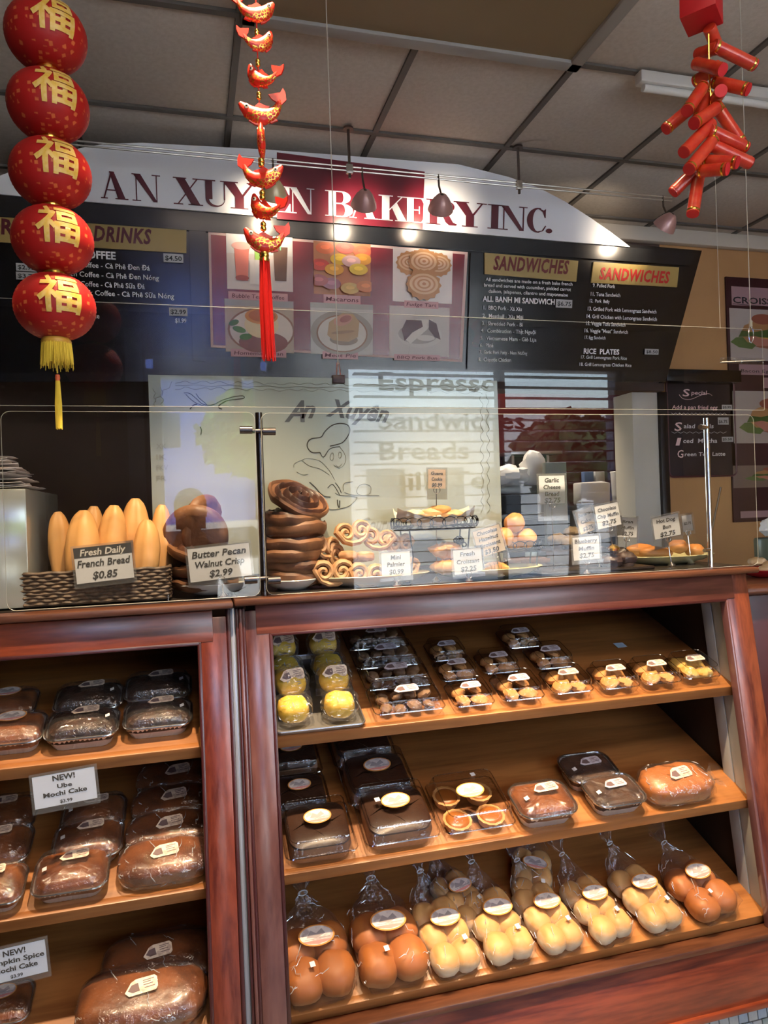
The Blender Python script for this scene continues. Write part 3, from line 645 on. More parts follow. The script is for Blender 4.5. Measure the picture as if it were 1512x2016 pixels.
# ================================================================ GUARDS
def pane(name, label, x0, x1, y, z0, z1, mt, edge=True, cat='glass guard', rr=.02):
    e = thing(name, label, cat, ((x0+x1)/2, y, z0))
    P = [(p[0], p[1]) for p in rrect(x1-x0, z1-z0, rr, 0, 4, (x0+x1)/2, (z0+z1)/2)]
    M = Matrix(((1, 0, 0, 0), (0, 0, -1, y), (0, 1, 0, 0), (0, 0, 0, 1)))
    adopt(MB().poly(P, .006, M).build('pane', mt, smooth=False), e)
    if edge:
        E_ = [(p[0], y-.003, p[1]) for p in P]
        adopt(MB().tube(E_, .0007, 4, closed=True).build('polished_edge', mat('bright_edge', (.42, .42, .37), .3, spec=1)), e)
    return e
XR = onY(1488, 1000, 1.9).x
pane('glass_guard', 'clear glass guard pane before breads, left of the steel post', -.432, .170, 1.9, 1.292, 1.772, GLASS)
pane('glass_guard', 'long clear glass guard pane standing on the right case', .186, XR, 1.9, 1.292, 1.770, GLASS)
up_ = pane('acrylic_guard', 'clear acrylic sheet hung above the glass guards', -.75, XR+.02, 1.875, 1.782, 2.037, ACRYL, rr=.004)
def cyl(b, a, c, r, seg=14): return b.tube([a, c], r, seg)
DSTEEL = mat('dark_steel', (.10, .09, .09), .25, 1)
gp = thing('guard_post', 'dark steel post with two clamps between the glass panes', 'guard post', (.186, 1.925, 1.29))
adopt(cyl(MB(), (.183, 1.925, 1.288), (.183, 1.925, 1.775), .0095).build('post', DSTEEL), gp)
for z in (1.725, 1.335):
    adopt(cyl(MB(), (.13, 1.890, z), (.162, 1.890, z), .010).build('clamp', DSTEEL), gp)
    adopt(cyl(MB(), (.190, 1.890, z-.004), (.222, 1.890, z-.004), .010).build('clamp', DSTEEL), gp)
    adopt(cyl(MB(), (.160, 1.915, z), (.200, 1.915, z), .006).build('clamp_bar', DSTEEL), gp)
gp2 = thing('guard_post', 'bright chrome post near right end of glass guard', 'guard post', onY(1402, 1126, 1.93))
p = gp2.location
adopt(cyl(MB(), (p.x, 1.935, 1.288), (p.x, 1.935, 1.765), .0085).build('post', CHROME), gp2)
adopt(cyl(MB(), (p.x-.035, 1.92, 1.735), (p.x, 1.935, 1.735), .008).build('clamp', CHROME), gp2)
adopt(cyl(MB(), (p.x-.035, 1.92, 1.345), (p.x, 1.935, 1.345), .006).build('clamp', CHROME), gp2)
adopt(MB().tube([(p.x, 1.945, 1.345), (p.x+.17, 2.08, 1.545)], .004, 8).build('brace', CHROME), gp2)
# threads
THR = mat('thread', (.62, .58, .48), .5)
def thread(name, label, x, y, z0, z1, r=.0012, bend=.0):
    n = 8; pts = [(x+bend*math.sin(PI*i/n), y, z0+(z1-z0)*i/n) for i in range(n+1)]
    e = tag(MB().tube(pts, r, 6).build(name, THR), label, 'cord'); return e
# etched sign hung behind the food
YP = 2.13
def onP(x, y, off=0): return onY(x, y, YP-off)
FROST = mat('frosted_panel', (.29, .325, .28), .22, noise=(1.2, (.32, .35, .30)), coat=.3)
es = thing('etched_sign', 'frosted pale panel etched with a chef and shop lettering', 'sign', (onP(640, 1150).x, YP, 1.3))
A = onP(291, 736); B = onP(979, 751)
zt = 1.911
adopt(MB().box(A.x, B.x, YP, YP+.006, 1.33, zt, bev=.001).build('panel', FROST, smooth=False), es)
ETCH = mat('etched_line', (.06, .065, .06), .35)
ETCHL = mat('etched_soft_line', (.22, .23, .19), .4)
def stroke(px, r=.0011, mt=None, closed=False, w=None):
    pts = [onP(x, y, .0012) for x, y in px]
    b = MB().tube(pts, w or r, 4, closed)
    return adopt(b.build('etched_line', mt or ETCH), es)
C8 = lambda L: [(550+x/3.36, 780+y/3.36) for x, y in L]
C7 = lambda L: [(230+x/4.2, 720+y/4.2) for x, y in L]
def spl(L, n=5):
    out = []; m_ = len(L)
    for i in range(m_-1):
        p0, p1, p2, p3 = L[max(0, i-1)], L[i], L[i+1], L[min(m_-1, i+2)]
        for k in range(n):
            t = k/n; f = lambda a, b, c, d: .5*(2*b+(c-a)*t+(2*a-5*b+4*c-d)*t*t+(3*b-a-3*c+d)*t**3)
            out.append((f(p0[0], p1[0], p2[0], p3[0]), f(p0[1], p1[1], p2[1], p3[1])))
    out.append(L[-1]); return out
for L, r, s in (([(270,372),(215,370),(185,335),(190,300),(215,280),(275,270),(300,235),(345,195),(400,180),(450,190),(467,222),(450,270),(410,310),(335,330)], .0016, ETCH),
          ([(270,372),(292,402),(335,348),(400,333)], .0012, ETCH), ([(400,335),(425,370),(440,410),(430,450),(395,475),(360,455)], .0008, ETCHL),
          ([(335,400),(345,375),(358,380),(360,405),(350,425),(338,415),(335,400)], .0009, ETCHL), ([(390,395),(395,370),(407,372),(410,395),(402,410),(392,402)], .0009, ETCHL),
          ([(375,455),(392,468),(412,450)], .001, ETCHL), ([(95,470),(100,445),(150,420),(190,410),(250,420),(285,440),(330,490),(365,550)], .0007, ETCHL),
          ([(115,500),(150,518),(190,515)], .0007, ETCHL), ([(150,425),(200,460),(270,480),(330,520)], .0007, ETCHL), ([(200,568),(235,600),(270,640),(300,662),(338,666)], .0013, ETCH),
          ([(245,650),(250,700),(290,735),(350,748),(400,742),(460,725),(500,690),(515,668)], .0012, ETCHL), ([(515,668),(470,660),(400,655),(370,640)], .0008, ETCH),
          ([(320,605),(350,582),(375,610),(400,655)], .001, ETCH), ([(370,572),(395,605),(410,640)], .001, ETCH), ([(425,625),(422,590),(440,570),(485,565)], .001, ETCHL),
          ([(430,635),(480,650),(560,655),(660,655)], .0009, ETCHL), ([(510,625),(530,590),(570,580),(605,600),(600,640),(560,655),(520,645),(510,625)], .0008, ETCHL),
          ([(385,685),(388,720),(398,735),(400,690)], .0018, ETCH)):
    stroke(spl(C8(L)), r, s)
for L, r, s in (([(555,225),(600,228),(650,265),(700,310),(745,325),(800,320),(870,285),(960,258),(1040,248),(1050,268),(980,278),(900,292),(840,330)], .0010, ETCH),
          ([(570,235),(610,275),(660,310),(720,330)], .0008, ETCH), ([(655,230),(680,265),(720,300),(745,322)], .0010, ETCH), ([(605,358),(635,325),(665,318)], .0014, ETCH),
          ([(870,358),(845,348),(850,325),(900,295)], .0014, ETCH), ([(690,505),(700,530),(695,570)], .0014, ETCH)):
    stroke(spl(C7(L)), r, s)
rnd = random.Random(5)
def wavy(x0, y0, x1, y1, amp, n, r=.0008):
    L = []
    for i in range(n+1):
        t = i/n; dx, dy = x1-x0, y1-y0; q = math.hypot(dx, dy); o = amp*math.sin(i*1.9+rnd.random()*1.5)
        L.append((x0+dx*t-dy/q*o, y0+dy*t+dx/q*o))
    stroke(spl(L, 3), r, ETCHL)
for a in ((345, 752, 960, 761, 2.5, 60), (345, 764, 950, 773, 2.5, 60), (345, 758, 960, 768, 1.5, 30), (303, 765, 305, 800, 3, 8), (318, 762, 320, 800, 3, 8),
          (960, 775, 962, 1010, 3, 30), (948, 780, 950, 1010, 3, 30), (340, 752, 305, 790, 3, 8), (930, 770, 962, 760, 4, 8)): wavy(*a)
# brush-like shop name
def etext(s, x0, x1, y, h, bold, shear=.35, mt=ETCH, dy=0):
    M = frameM(onP(x0, y, .0015), NY); w = onP(x1, y).x-onP(x0, y).x
    M = M @ Matrix.Rotation(dy, 4, 'Z')
    adopt(txt(s, M, w, h/640, mt, shear=shear, bold=bold), es)
etext('A', 560, 600, 829, 40, .03, .45); etext('n', 592, 622, 822, 34, .03, .45)
etext('Xuyên', 641, 765, 818, 34, .03, .42, dy=R_(-6))
for i, s in enumerate(('XK', 'IK', 'FKV', 'FR')): etext(s, 308, 328+3*(i == 2), 884+i*21, 10, .0, .0, ETCHL)
etext('Gourmet', 712, 800, 1044, 26, .0, .45, ETCHL)
clip = thing('binder_clip', 'small dark clip holding the etched sign on its thread', 'clip', onP(665, 752))
c0 = onP(666, 748)
adopt(MB().box(c0.x-.019, c0.x+.019, YP-.010, YP+.016, zt-.018, zt+.008, bev=.003).build('jaw', mat('dark_clip', (.05, .022, .02), .35)), clip)
adopt(MB().tube([(c0.x-.006, YP-.006, zt+.006), (c0.x-.003, YP-.004, zt+.045), (c0.x+.003, YP-.004, zt+.045), (c0.x+.006, YP-.006, zt+.006)], .0015, 6).build('handle', CHROME), clip)
thread('ceiling_thread', 'white cord running from ceiling to the clip on the etched sign', c0.x, YP-.0045, zt+.04, 3.08, .0016)
bc = thing('acrylic_bracket', 'clear bracket bar at upper right end of the acrylic sheet', 'bracket', onY(1450, 708, 1.87))
q0, q1 = onY(1417, 712, 1.868), onY(1500, 709, 1.868)
adopt(MB().box(q0.x, q1.x, 1.855, 1.868, q0.z-.006, q0.z+.012, bev=.002).build('bar', PLAST, smooth=False), bc)
adopt(MB().tube([q0 - Vector((0, .008, .003)), q1-Vector((0, .008, .003))], .002, 6).build('rod', mat('bright_edge', (0, 0, 0))), bc)
q = onY(1478, 640, 1.86)
hk = thing('hook', 'small wire hook tied to hanging thread at far right', 'hook', q)
adopt(MB().tube([(q.x+.009*math.sin(a)*(.5 if a < .5 else 1), q.y, q.z-.03-.026*math.cos(a)) for a in [2*PI*k/14 for k in range(14)]], .0014, 6, closed=True).build('loop', CHROME), hk)
adopt(MB().box(q.x-.004, q.x+.004, q.y-.003, q.y+.003, q.z-.006, q.z+.014).build('crimp', mat('crimp', (.6, .58, .5), .3, .6), smooth=False), hk)
thread('hanging_thread', 'thin pale thread with a hook at far right', q.x, q.y, q.z+.012, 3.075, .0011)
q = onY(1418, 650, 1.88); thread('hanging_thread', 'faint thread behind the red firecrackers', q.x, q.y, 2.037, 3.075, .0006)

# ================================================================ TRACK LIGHTING
YR = 2.86
rail = thing('light_rail', 'twin cable rail hung below ceiling in front of the sign', 'light rail', onY(700, 335, YR))
ra, rb = onY(120, 276, YR), onY(1192, 396, YR)
RAILM = mat('rail_metal', (.55, .52, .46), .3, .8)
zr = 2.902
for dz in (0, .016): adopt(MB().tube([(ra.x, YR, zr+dz), (rb.x+.35, YR, zr+dz-.0)], .0038, 8).build('cable', RAILM), rail)
BRZ = mat('bronze', (.16, .13, .11), .35, .8)
for x, y in ((688, 330), (1022, 368)):
    p = onY(x, y, YR); adopt(MB().tube([(p.x, YR, zr-.03), (p.x, YR, 3.075)], .006, 8).build('standoff', BRZ), rail)
    adopt(MB().lathe([(.022, 0), (.022, .008)], 14, Matrix.Translation((p.x, YR, 3.070))).build('canopy', BRZ), rail)
    adopt(MB().box(p.x-.014, p.x+.014, YR-.008, YR+.008, zr-.012, zr+.026, bev=.003).build('joiner', RAILM), rail)
HEADS = [(540, 378, 'small track spotlight glowing behind the fish garland', (.75, .62, .36)), (717, 396, 'pinkish track spotlight in front of the letter A', (.60, .34, .30)),
         (868, 404, 'pinkish track spotlight in front of the letters ER', (.60, .34, .30)), (1312, 440, 'track spotlight at far right beyond the sign', (.60, .36, .32))]
for i, (x, y, lab, colr) in enumerate(HEADS):
    p = onY(x, y, YR-.02)
    e = thing('track_spotlight', lab, 'spotlight', p, group=None)
    top = Vector((p.x, YR, zr))
    adopt(MB().tube([top+Vector((0, 0, .02)), top+Vector((.002, 0, -.03)), Vector((p.x+.004, p.y, p.z+.042))], .0045, 8).build('stem', BRZ), e)
    aim = Vector((p.x+.06*(-1 if i % 2 else 1), Yf(1.2)+.0, 0)); tgt = onB(x-18 if i < 3 else 1225, 428 if i < 3 else 470)
    d = ((tgt-p).normalized()+Vector((0, 0, -.9))).normalized(); q_ = d.to_track_quat('Z', 'Y').to_matrix().to_4x4()
    hm = mat('shade_%d' % i if i in (0,) else 'shade_pink', colr, .35, .25, coat=.4)
    prof = [(r_*1.2, z_*1.2) for r_, z_ in [(.008, -.040), (.017, -.036), (.030, -.020), (.041, .002), (.045, .018), (.043, .018), (.039, .002), (.028, -.018), (.010, -.030)]]
    adopt(MB().lathe(prof, 24, Matrix.Translation(p) @ q_).build('shade', hm), e)
    adopt(MB().ell((0, 0, 0), (.013, .013, .016), 12, 8, M=Matrix.Translation(p+d*-.008) @ q_).build('bulb', mat('bulb', (1, .9, .75), .5, emit=((1, .82, .58), 25))), e)
    adopt(MB().ell((0, 0, 0), (.010, .010, .010), 10, 8, M=Matrix.Translation(p-d*.042)).build('socket', BRZ), e)
    light('spot_lamp', 'SPOT', p+d*.02, tgt, 6.5, (1, .82, .6), spot_size=R_(95), spot_blend=.9, shadow_soft_size=.02)

# ================================================================ HANGING DECORATIONS
def lantern_string():
    t = 1.45; P = O+ray(100, 343)*t; zz = lambda y: P.z+(343-y)*t/FPX
    dx = lambda y: 0
    e = thing('lantern_string', 'string of five red paper lanterns with gold emblems and yellow tassel', 'lantern garland', (P.x, P.y, zz(845)))
    a2 = mat('lantern_red', (.42, .008, .008), .5, bump=.2, bscale=25)
    if 'gold_spots' not in MATS:
        m = a2; nt = m.node_tree; b = nt.nodes['Principled BSDF']; v = nt.nodes.new('ShaderNodeTexVoronoi'); v.inputs['Scale'].default_value = 62; v.distance = 'CHEBYCHEV'; v.inputs['Randomness'].default_value = .75
        tc = nt.nodes.new('ShaderNodeTexCoord'); nt.links.new(tc.outputs['Object'], v.inputs[0])
        r = nt.nodes.new('ShaderNodeValToRGB'); r.color_ramp.interpolation = 'LINEAR'; r.color_ramp.elements[0].color = (.60, .14, .04, 1); r.color_ramp.elements[0].position = .16
        r.color_ramp.elements[1].color = (.40, .008, .008, 1); r.color_ramp.elements[1].position = .24
        nt.links.new(v.outputs['Distance'], r.inputs[0]); nt.links.new(r.outputs[0], b.inputs['Base Color']); MATS['gold_spots'] = m
        b.inputs['Subsurface Weight'].default_value = .0
    prof = []
    n = 44
    for j in range(n+1):
        a = -PI/2+.28+(PI-.56)*j/n; rip = .0004*(1 if j % 2 else -1)
        prof.append((.0775*math.cos(a)**.92+rip, .0665*math.sin(a)))
    emb = textmesh('福', 0, .022, res=3)
    bm = bmesh.new(); bm.from_mesh(emb); bmesh.ops.triangulate(bm, faces=bm.faces)
    xs = [v.co.x for v in bm.verts]; ys = [v.co.y for v in bm.verts]; cx, cy = (min(xs)+max(xs))/2, (min(ys)+max(ys))/2; sc = .074/(max(ys)-min(ys))
    for it in range(3):
        es_ = [ed for ed in bm.edges if ed.calc_length() > .12]
        if es_: bmesh.ops.subdivide_edges(bm, edges=es_, cuts=1); bmesh.ops.triangulate(bm, faces=bm.faces)
    az0 = math.atan2(-P.y, -P.x) + .16
    def shell(off):
        for v in bm.verts:
            u, w_ = (v.co.x-cx)*sc, (v.co.y-cy)*sc+.010
            az = az0+u/.070; el = max(-1.2, min(1.2, w_/.062))
            v.co = Vector(((.0775+off)*math.cos(el)*math.cos(az), (.0775+off)*math.cos(el)*math.sin(az), (.0665+off)*math.sin(el)))
    shell(.0022)
    me = bpy.data.meshes.new('emblem'); bm.to_mesh(me); bm.free()
    me.materials.append(mat('emblem_gold', (.72, .46, .06), .5, .1, noise=(90, (.78, .56, .20))))
    first = None
    for k, y in enumerate((72, 210, 343, 474, 605)):
        L = MB().lathe(prof, 40).build('lantern', a2) if first is None else first.copy()
        if first is None: first = L
        else: COL.objects.link(L)
        L.parent = e; L.location = Vector((P.x, P.y, zz(y)))-Vector(e.location)
        L.rotation_euler = (0, 0, 0)
        em = bpy.data.objects.new('emblem', me); COL.objects.link(em); em.parent = L; em.rotation_euler = (0, 0, (.03, .02, 0, -.02, -.04)[k])
        adopt(MB().lathe([(.021, -.012), (.0215, -.004), (.0215, .004), (.021, .012)], 20, Matrix.Translation((P.x, P.y, zz(y)+.067))).build('gold_collar', GOLD), e)
    YEL = mat('yellow_thread', (.75, .55, .06), .5)
    zb = zz(605)-.064
    adopt(MB().lathe([(.026, 0), (.029, -.006), (.028, -.012)], 20, Matrix.Translation((P.x, P.y, zb))).build('fringe_band', mat('fringe_band', (.60, .33, .05), .4)), e)
    b = MB(); rnd = random.Random(2)
    for k in range(70):
        a = 2*PI*k/70; r0 = .027; l = .042+.012*rnd.random()
        p0 = Vector((P.x+r0*math.cos(a), P.y+r0*math.sin(a), zb-.008)); p1 = p0+Vector((.003*math.cos(a)+.002*(rnd.random()-.5), .003*math.sin(a), -l))
        b.tube([p0, (p0+p1)/2+Vector((.001*(rnd.random()-.5), 0, 0)), p1], [.0013, .0014, .0006], 4)
    adopt(b.build('fringe', YEL), e)['kind'] = 'stuff'
    adopt(MB().tube([(P.x, P.y, zb), (P.x, P.y, zz(735))], .0016, 6).build('cord', YEL), e)
    adopt(MB().lathe([(.004, 0), (.005, -.006), (.004, -.013)], 12, Matrix.Translation((P.x, P.y, zz(738)))).build('tassel_knot', mat('tassel_knot', (.65, .12, .04), .4)), e)
    b = MB(); z0, z1 = zz(750), zz(846)
    for k in range(16):
        a = 2*PI*k/16; b.tube([(P.x+.003*math.cos(a), P.y+.003*math.sin(a), z0), (P.x+.0055*math.cos(a), P.y+.0055*math.sin(a), (z0+z1)/2), (P.x+.005*math.cos(a), P.y+.005*math.sin(a), z1+.004*rnd.random())], .0014, 4)
    adopt(b.build('tassel', YEL), e)
lantern_string()
def fish_string():
    t = 1.42; P = O+ray(515, 343)*t; zz = lambda y: P.z+(343-y)*t/FPX
    e = thing('fish_garland', 'hanging garland of red and gold carp with long red tassel', 'fish garland', (P.x, P.y, zz(716)))
    fm = mat('fish_red', (.62, .025, .012), .32, coat=.2)
    nt = fm.node_tree; b = nt.nodes['Principled BSDF']; v = nt.nodes.new('ShaderNodeTexVoronoi'); v.inputs['Scale'].default_value = 170; v.feature = 'DISTANCE_TO_EDGE'
    ns = nt.nodes.new('ShaderNodeTexNoise'); ns.inputs['Scale'].default_value = 45
    tc = nt.nodes.new('ShaderNodeTexCoord'); nt.links.new(tc.outputs['Object'], v.inputs[0]); nt.links.new(tc.outputs['Object'], ns.inputs[0])
    lt = nt.nodes.new('ShaderNodeMath'); lt.operation = 'LESS_THAN'; lt.inputs[1].default_value = .09; nt.links.new(v.outputs['Distance'], lt.inputs[0])
    gt = nt.nodes.new('ShaderNodeMath'); gt.operation = 'GREATER_THAN'; gt.inputs[1].default_value = .50; nt.links.new(ns.outputs[0], gt.inputs[0])
    mu = nt.nodes.new('ShaderNodeMath'); mu.operation = 'MULTIPLY'; nt.links.new(lt.outputs[0], mu.inputs[0]); nt.links.new(gt.outputs[0], mu.inputs[1])
    mx = nt.nodes.new('ShaderNodeMix'); mx.data_type = 'RGBA'; mx.inputs[6].default_value = (.62, .025, .012, 1); mx.inputs[7].default_value = (.95, .62, .10, 1)
    nt.links.new(mu.outputs[0], mx.inputs[0]); nt.links.new(mx.outputs[2], b.inputs['Base Color']); nt.links.new(mu.outputs[0], b.inputs['Metallic'])
    FR = mat('fin_red', (.60, .025, .015), .35, coat=.2)
    def make():
        path = [(-.036, .014), (-.031, .009), (-.022, .0), (-.010, -.006), (.003, -.008), (.015, -.004), (.024, .004), (.029, .014), (.031, .022)]
        rad = [.003, .0065, .0105, .0125, .0125, .0105, .0075, .005, .0035]
        pts = [(x, 0, y) for x, y in path]
        fb_ = MB().tube(pts, [r*1.12 for r in rad], 14)
        for v in fb_.bm.verts: v.co.y *= .62
        o = fb_.build('fish', fm)
        M = Matrix(((1, 0, 0, 0), (0, 0, -1, .002), (0, 1, 0, 0), (0, 0, 0, 1)))
        def fin(nm, P_): return MB().poly(P_, .004, M).build(nm, FR, o)
        fin('tail_fin', [(.027, .017), (.034, .014), (.042, .022), (.041, .034), (.037, .042), (.032, .034), (.026, .033), (.012, .030), (.018, .022)])
        fin('dorsal_fin', [(-.012, .004), (.010, .004), (.014, .010), (.006, .011), (-.004, .015), (-.010, .010)])
        fin('belly_fin', [(-.016, -.012), (-.002, -.018), (-.003, -.024), (-.012, -.022), (-.022, -.016)]); fin('belly_fin', [(.006, -.014), (.020, -.008), (.027, -.013), (.016, -.018)])
        for s in (-1, 1):
            M2 = Matrix.Translation((-.0245, s*.0062, .006))
            MB().ell((0, 0, 0), (.0042, .0022, .0042), 10, 8, M=M2).build('eye', mat('eye_gold', (.85, .75, .55), .3), o)
            MB().ell((0, s*.0016, 0), (.0020, .0013, .0020), 8, 6, M=M2).build('pupil', BTXT, o)
        return o
    toCam = math.atan2(-P.y, -P.x)+PI/2      # yaw so that local -y faces the camera
    proto = None
    for k, (y, x, mir, roll, yaw, s) in enumerate(((22, 500, 1, 12, 10, .95), (82, 512, 1, 28, 20, .82), (152, 512, 0, 32, -25, .85), (221, 514, 0, 0, 0, 1.05), (282, 512, 0, 60, 86, .85), (346, 514, 1, 4, -8, 1.0), (410, 516, 0, 35, -30, .9), (474, 516, 0, 10, 5, 1.0))):
        o = make() if proto is None else dup(proto)
        if proto is None: proto = o
        off = R0*((x-510-.033*(y-343))*t/FPX*.5)
        o.parent = e; o.location = Vector((P.x, P.y, zz(y)))+off-Vector(e.location)
        o.rotation_euler = (Matrix.Rotation(toCam+R_(yaw)+(PI if mir else 0), 4, 'Z') @ Matrix.Rotation(R_(roll)*(1), 4, 'Y')).to_euler(); o.scale = (s*1.12,)*3
    b0 = None
    for y in (62, 68, 120, 127, 185, 192, 249, 255, 316, 324, 380, 389, 442, 450):
        o = MB().ell((0, 0, 0), (.0050, .0050, .0052), 12, 8).build('bead', GOLD) if b0 is None else b0.copy()
        if b0 is None: b0 = o
        else: COL.objects.link(o)
        o.parent = e; o.location = Vector((P.x, P.y, zz(y)))-Vector(e.location); s = 1.25 if y > 300 else 1; o.scale = (s, s, s)
    adopt(MB().tube([(P.x, P.y, zz(500)), (P.x, P.y, 3.075)], .0012, 6).build('cord', REDG), e)
    z0 = zz(498)
    adopt(MB().lathe([(.009, 0), (.0095, -.006), (.0085, -.009), (.0095, -.013), (.0095, -.018)], 16, Matrix.Translation((P.x, P.y, z0))).build('tassel_cap', GOLD), e)
    b = MB(); rnd = random.Random(9); z1 = zz(712)
    for k in range(46):
        a = rnd.random()*2*PI; r = .0085*rnd.random()**.5; q = r*1.35
        b.tube([(P.x+r*math.cos(a), P.y+r*math.sin(a), z0-.012), (P.x+q*math.cos(a), P.y+q*math.sin(a), (z0+z1)/2), (P.x+q*1.15*math.cos(a)+.002, P.y+q*math.sin(a), z1+.01*rnd.random())], [.0017, .0019, .0010], 5)
    adopt(b.build('tassel', mat('tassel_red', (.62, .015, .012), .35, coat=.3)), e)['kind'] = 'stuff'
fish_string()
def crackers():
    t = 1.5; c = lambda x, y, dt=0: O+ray(1280+x/4.48, y/4.48)*(t+dt)
    base = c(400, 1900)
    e = thing('firecracker_garland', 'hanging cluster of red paper firecrackers under a red box', 'firecracker garland', base)
    CR = mat('cracker_red', (.52, .022, .010), .38, noise=(60, (.62, .06, .02)), coat=.5)
    CE = mat('cracker_end', (.60, .012, .018), .6)
    L = [(560,400,920,575,.0,.03),(400,560,640,615,.03,-.03),(560,720,865,790,.02,-.02),(470,760,325,980,.0,-.03),(560,900,625,800,.03,-.03),(420,900,135,1140,.03,.03),
         (600,940,385,1090,-.01,-.04),(540,1090,295,1345,-.01,-.04),(560,1230,340,1495,-.01,-.04),(520,1150,840,1300,-.02,.02),(540,1280,880,1440,-.01,.02),
         (480,1420,770,1435,0,-.04),(430,1510,680,1490,-.01,-.05),(370,1530,200,1700,.02,.03),(430,1540,375,1890,.02,-.0),(600,960,800,1260,.03,.03),(600,420,420,480,.0,.05),(520,640,400,720,.02,.05),(500,820,420,1060,.03,.02),(560,340,600,440,.02,.04)]
    for k, (x0, y0, x1, y1, d0, d1) in enumerate(L):
        a, b = c(x0, y0, d0), c(x1, y1, d1); d = (b-a).normalized()
        if (b-a).length < .055: a = b-d*.058
        M = Matrix.Translation(a) @ d.to_track_quat('Z', 'Y').to_matrix().to_4x4(); l = (b-a).length; r = .0128
        o = adopt(MB().lathe([(r*.96, 0), (r, .002), (r, l-.001)], 22, M).build('firecracker', CR), e)
        for z in (.004, l-.009): 
            g = MB().lathe([(r+.0004, z), (r+.0006, z+.001), (r+.0006, z+.0035), (r+.0004, z+.0045)], 22, M, False, False).build('gold_band', GOLD if k % 3 != 1 else CR, o)
            g.matrix_parent_inverse = Matrix.Identity(4)
        g = MB().lathe([(.0005, l+.0004), (r*.97, l+.0004), (r*.97, l+.0008)], 22, M).build('paper_end', CE, o); g.matrix_parent_inverse = Matrix.Identity(4)
    # red box above
    p = c(455, 200, .0); M = Matrix.Translation(p+Vector((0, 0, .03))) @ Matrix.Rotation(R_(38), 4, 'Z') @ Matrix.Rotation(R_(4), 4, 'Y')
    b = MB().box(-.035, .035, -.035, .035, -.028, .14, M, bev=.0015)
    adopt(b.build('red_box', mat('box_red', (.50, .010, .014), .5)), e)
    b = MB(); 
    b.grid(6, 12, lambda u, v: Vector(((.040+.012*math.sin(v*5+u*3)), -.03+.06*u, -.02+.17*v)), M)
    adopt(b.build('film_wrap', FILM), e)
    adopt(MB().tube([c(515, 300), c(520, 600, .01), c(540, 950, .01), c(520, 1200, .01), c(430, 1600, .01)], .0018, 6).build('cord', GOLD), e)
    adopt(MB().tube([p+Vector((0, 0, .15)), Vector((p.x, p.y, 3.075))], .0012, 6).build('cord', REDG), e)
crackers()

# ================================================================ RIGHT WALL: CHALKBOARD AND PHOTO POSTER
YT = 3.598
def wrect(x0, y0, x1, y1, Y, d, b=None, bev=0):
    xc, yc = (x0+x1)/2, (y0+y1)/2
    a = onY(x0, yc, Y).x; c = onY(x1, yc, Y).x; t_ = onY(xc, y0, Y).z; u = onY(xc, y1, Y).z
    return (b or MB()).box(a, c, Y-d, Y, u, t_, bev=bev)
ck = thing('chalkboard', 'black chalkboard of specials with pinkish frame on the tan wall', 'chalkboard', onY(1378, 940, YT))
a, b_ = onY(1312, 840, YT), onY(1444, 840, YT); zt_, zb_ = onY(1378, 738, YT).z, onY(1378, 938, YT).z
P_ = [(q[0], q[1]) for q in rrect(b_.x-a.x, zt_-zb_, .03, 0, 5, (a.x+b_.x)/2, (zt_+zb_)/2)]
M = Matrix(((1, 0, 0, 0), (0, 0, -1, YT), (0, 1, 0, 0), (0, 0, 0, 1)))
adopt(MB().poly(P_, .012, M).build('slate', mat('slate', (.022, .012, .013), .5, noise=(6, (.035, .022, .024))), smooth=False), ck)
adopt(MB().tube([(x, YT-.012, z) for x, z in P_], .006, 6, closed=True).build('frame', mat('pink_frame', (.12, .035, .04), .4)), ck)
def wtxt(s, x0, x1, y, hp, e, Y, mt, bold=.0, shear=0):
    p = onY(x0, y, Y); w_ = (onY(x1, y, Y).x-p.x) if x1 else None
    adopt(txt(s, frameM(p, NY), w_, hp/FPX*Y*1.0, mt, bold=bold, shear=shear), e)
CH1 = mat('chalk_pink', (.95, .68, .64), .8); CH2 = mat('chalk_white', (.85, .83, .80), .8)
for s, x0, x1, y, h, m_ in (('S', 1344, 1358, 780, 17, CH1), ('pecial', 1361, 1392, 777, 10, CH1), ('Add a pan fried egg', 1323, 1413, 805, 9, CH1), ('S', 1328, 1343, 848, 20, CH1), ('alad  Rolls', 1346, 1405, 843, 10, CH2),
                            ('I', 1330, 1342, 877, 18, CH1), ('ced  Mocha', 1345, 1412, 872, 10, CH2), ('G', 1334, 1346, 901, 18, CH1), ('reen Tea  Latte', 1348, 1428, 898, 9, CH2)):
    wtxt(s, x0, x1, y, h, ck, YT-.0125, m_, bold=.01, shear=.1)
def wtube(L, r, mt, e, Y): adopt(MB().tube([onY(x, y, Y) for x, y in L], r, 5).build('chalk_line', mt), e)
wtube(spl([(1337, 777), (1345, 785), (1360, 786), (1380, 778), (1395, 775), (1402, 779)]), .0015, CH1, ck, YT-.013)
wtube([(1322+4*i, 813+(3 if i % 2 else 0)) for i in range(28)], .0012, CH2, ck, YT-.013)
wtube([(1322+6*i, 850+(3 if i % 2 else 0)) for i in range(19)], .0010, CH2, ck, YT-.013)
for s, x0, y0, x1, y1 in (('$0.99', 1421, 797, 1441, 807), ('$6.75', 1413, 822, 1434, 836), ('$5.50', 1421, 860, 1443, 870)):
    adopt(wrect(x0, y0, x1, y1, YT-.0125, .002).build('price_plate', MATS['price_plate'], smooth=False), ck); wtxt(s, x0+2, x1-2, y1-3, (y1-y0)*.55, ck, YT-.0150, BTXT, .02)
rl = thing('wall_ledge', 'long dark ledge under the tan wall above the chalkboard', 'ledge', onY(1390, 745, 3.5))
adopt(wrect(1296, 733, 1440, 756, 3.56, .08, bev=.003).build('board', BLACK), rl)
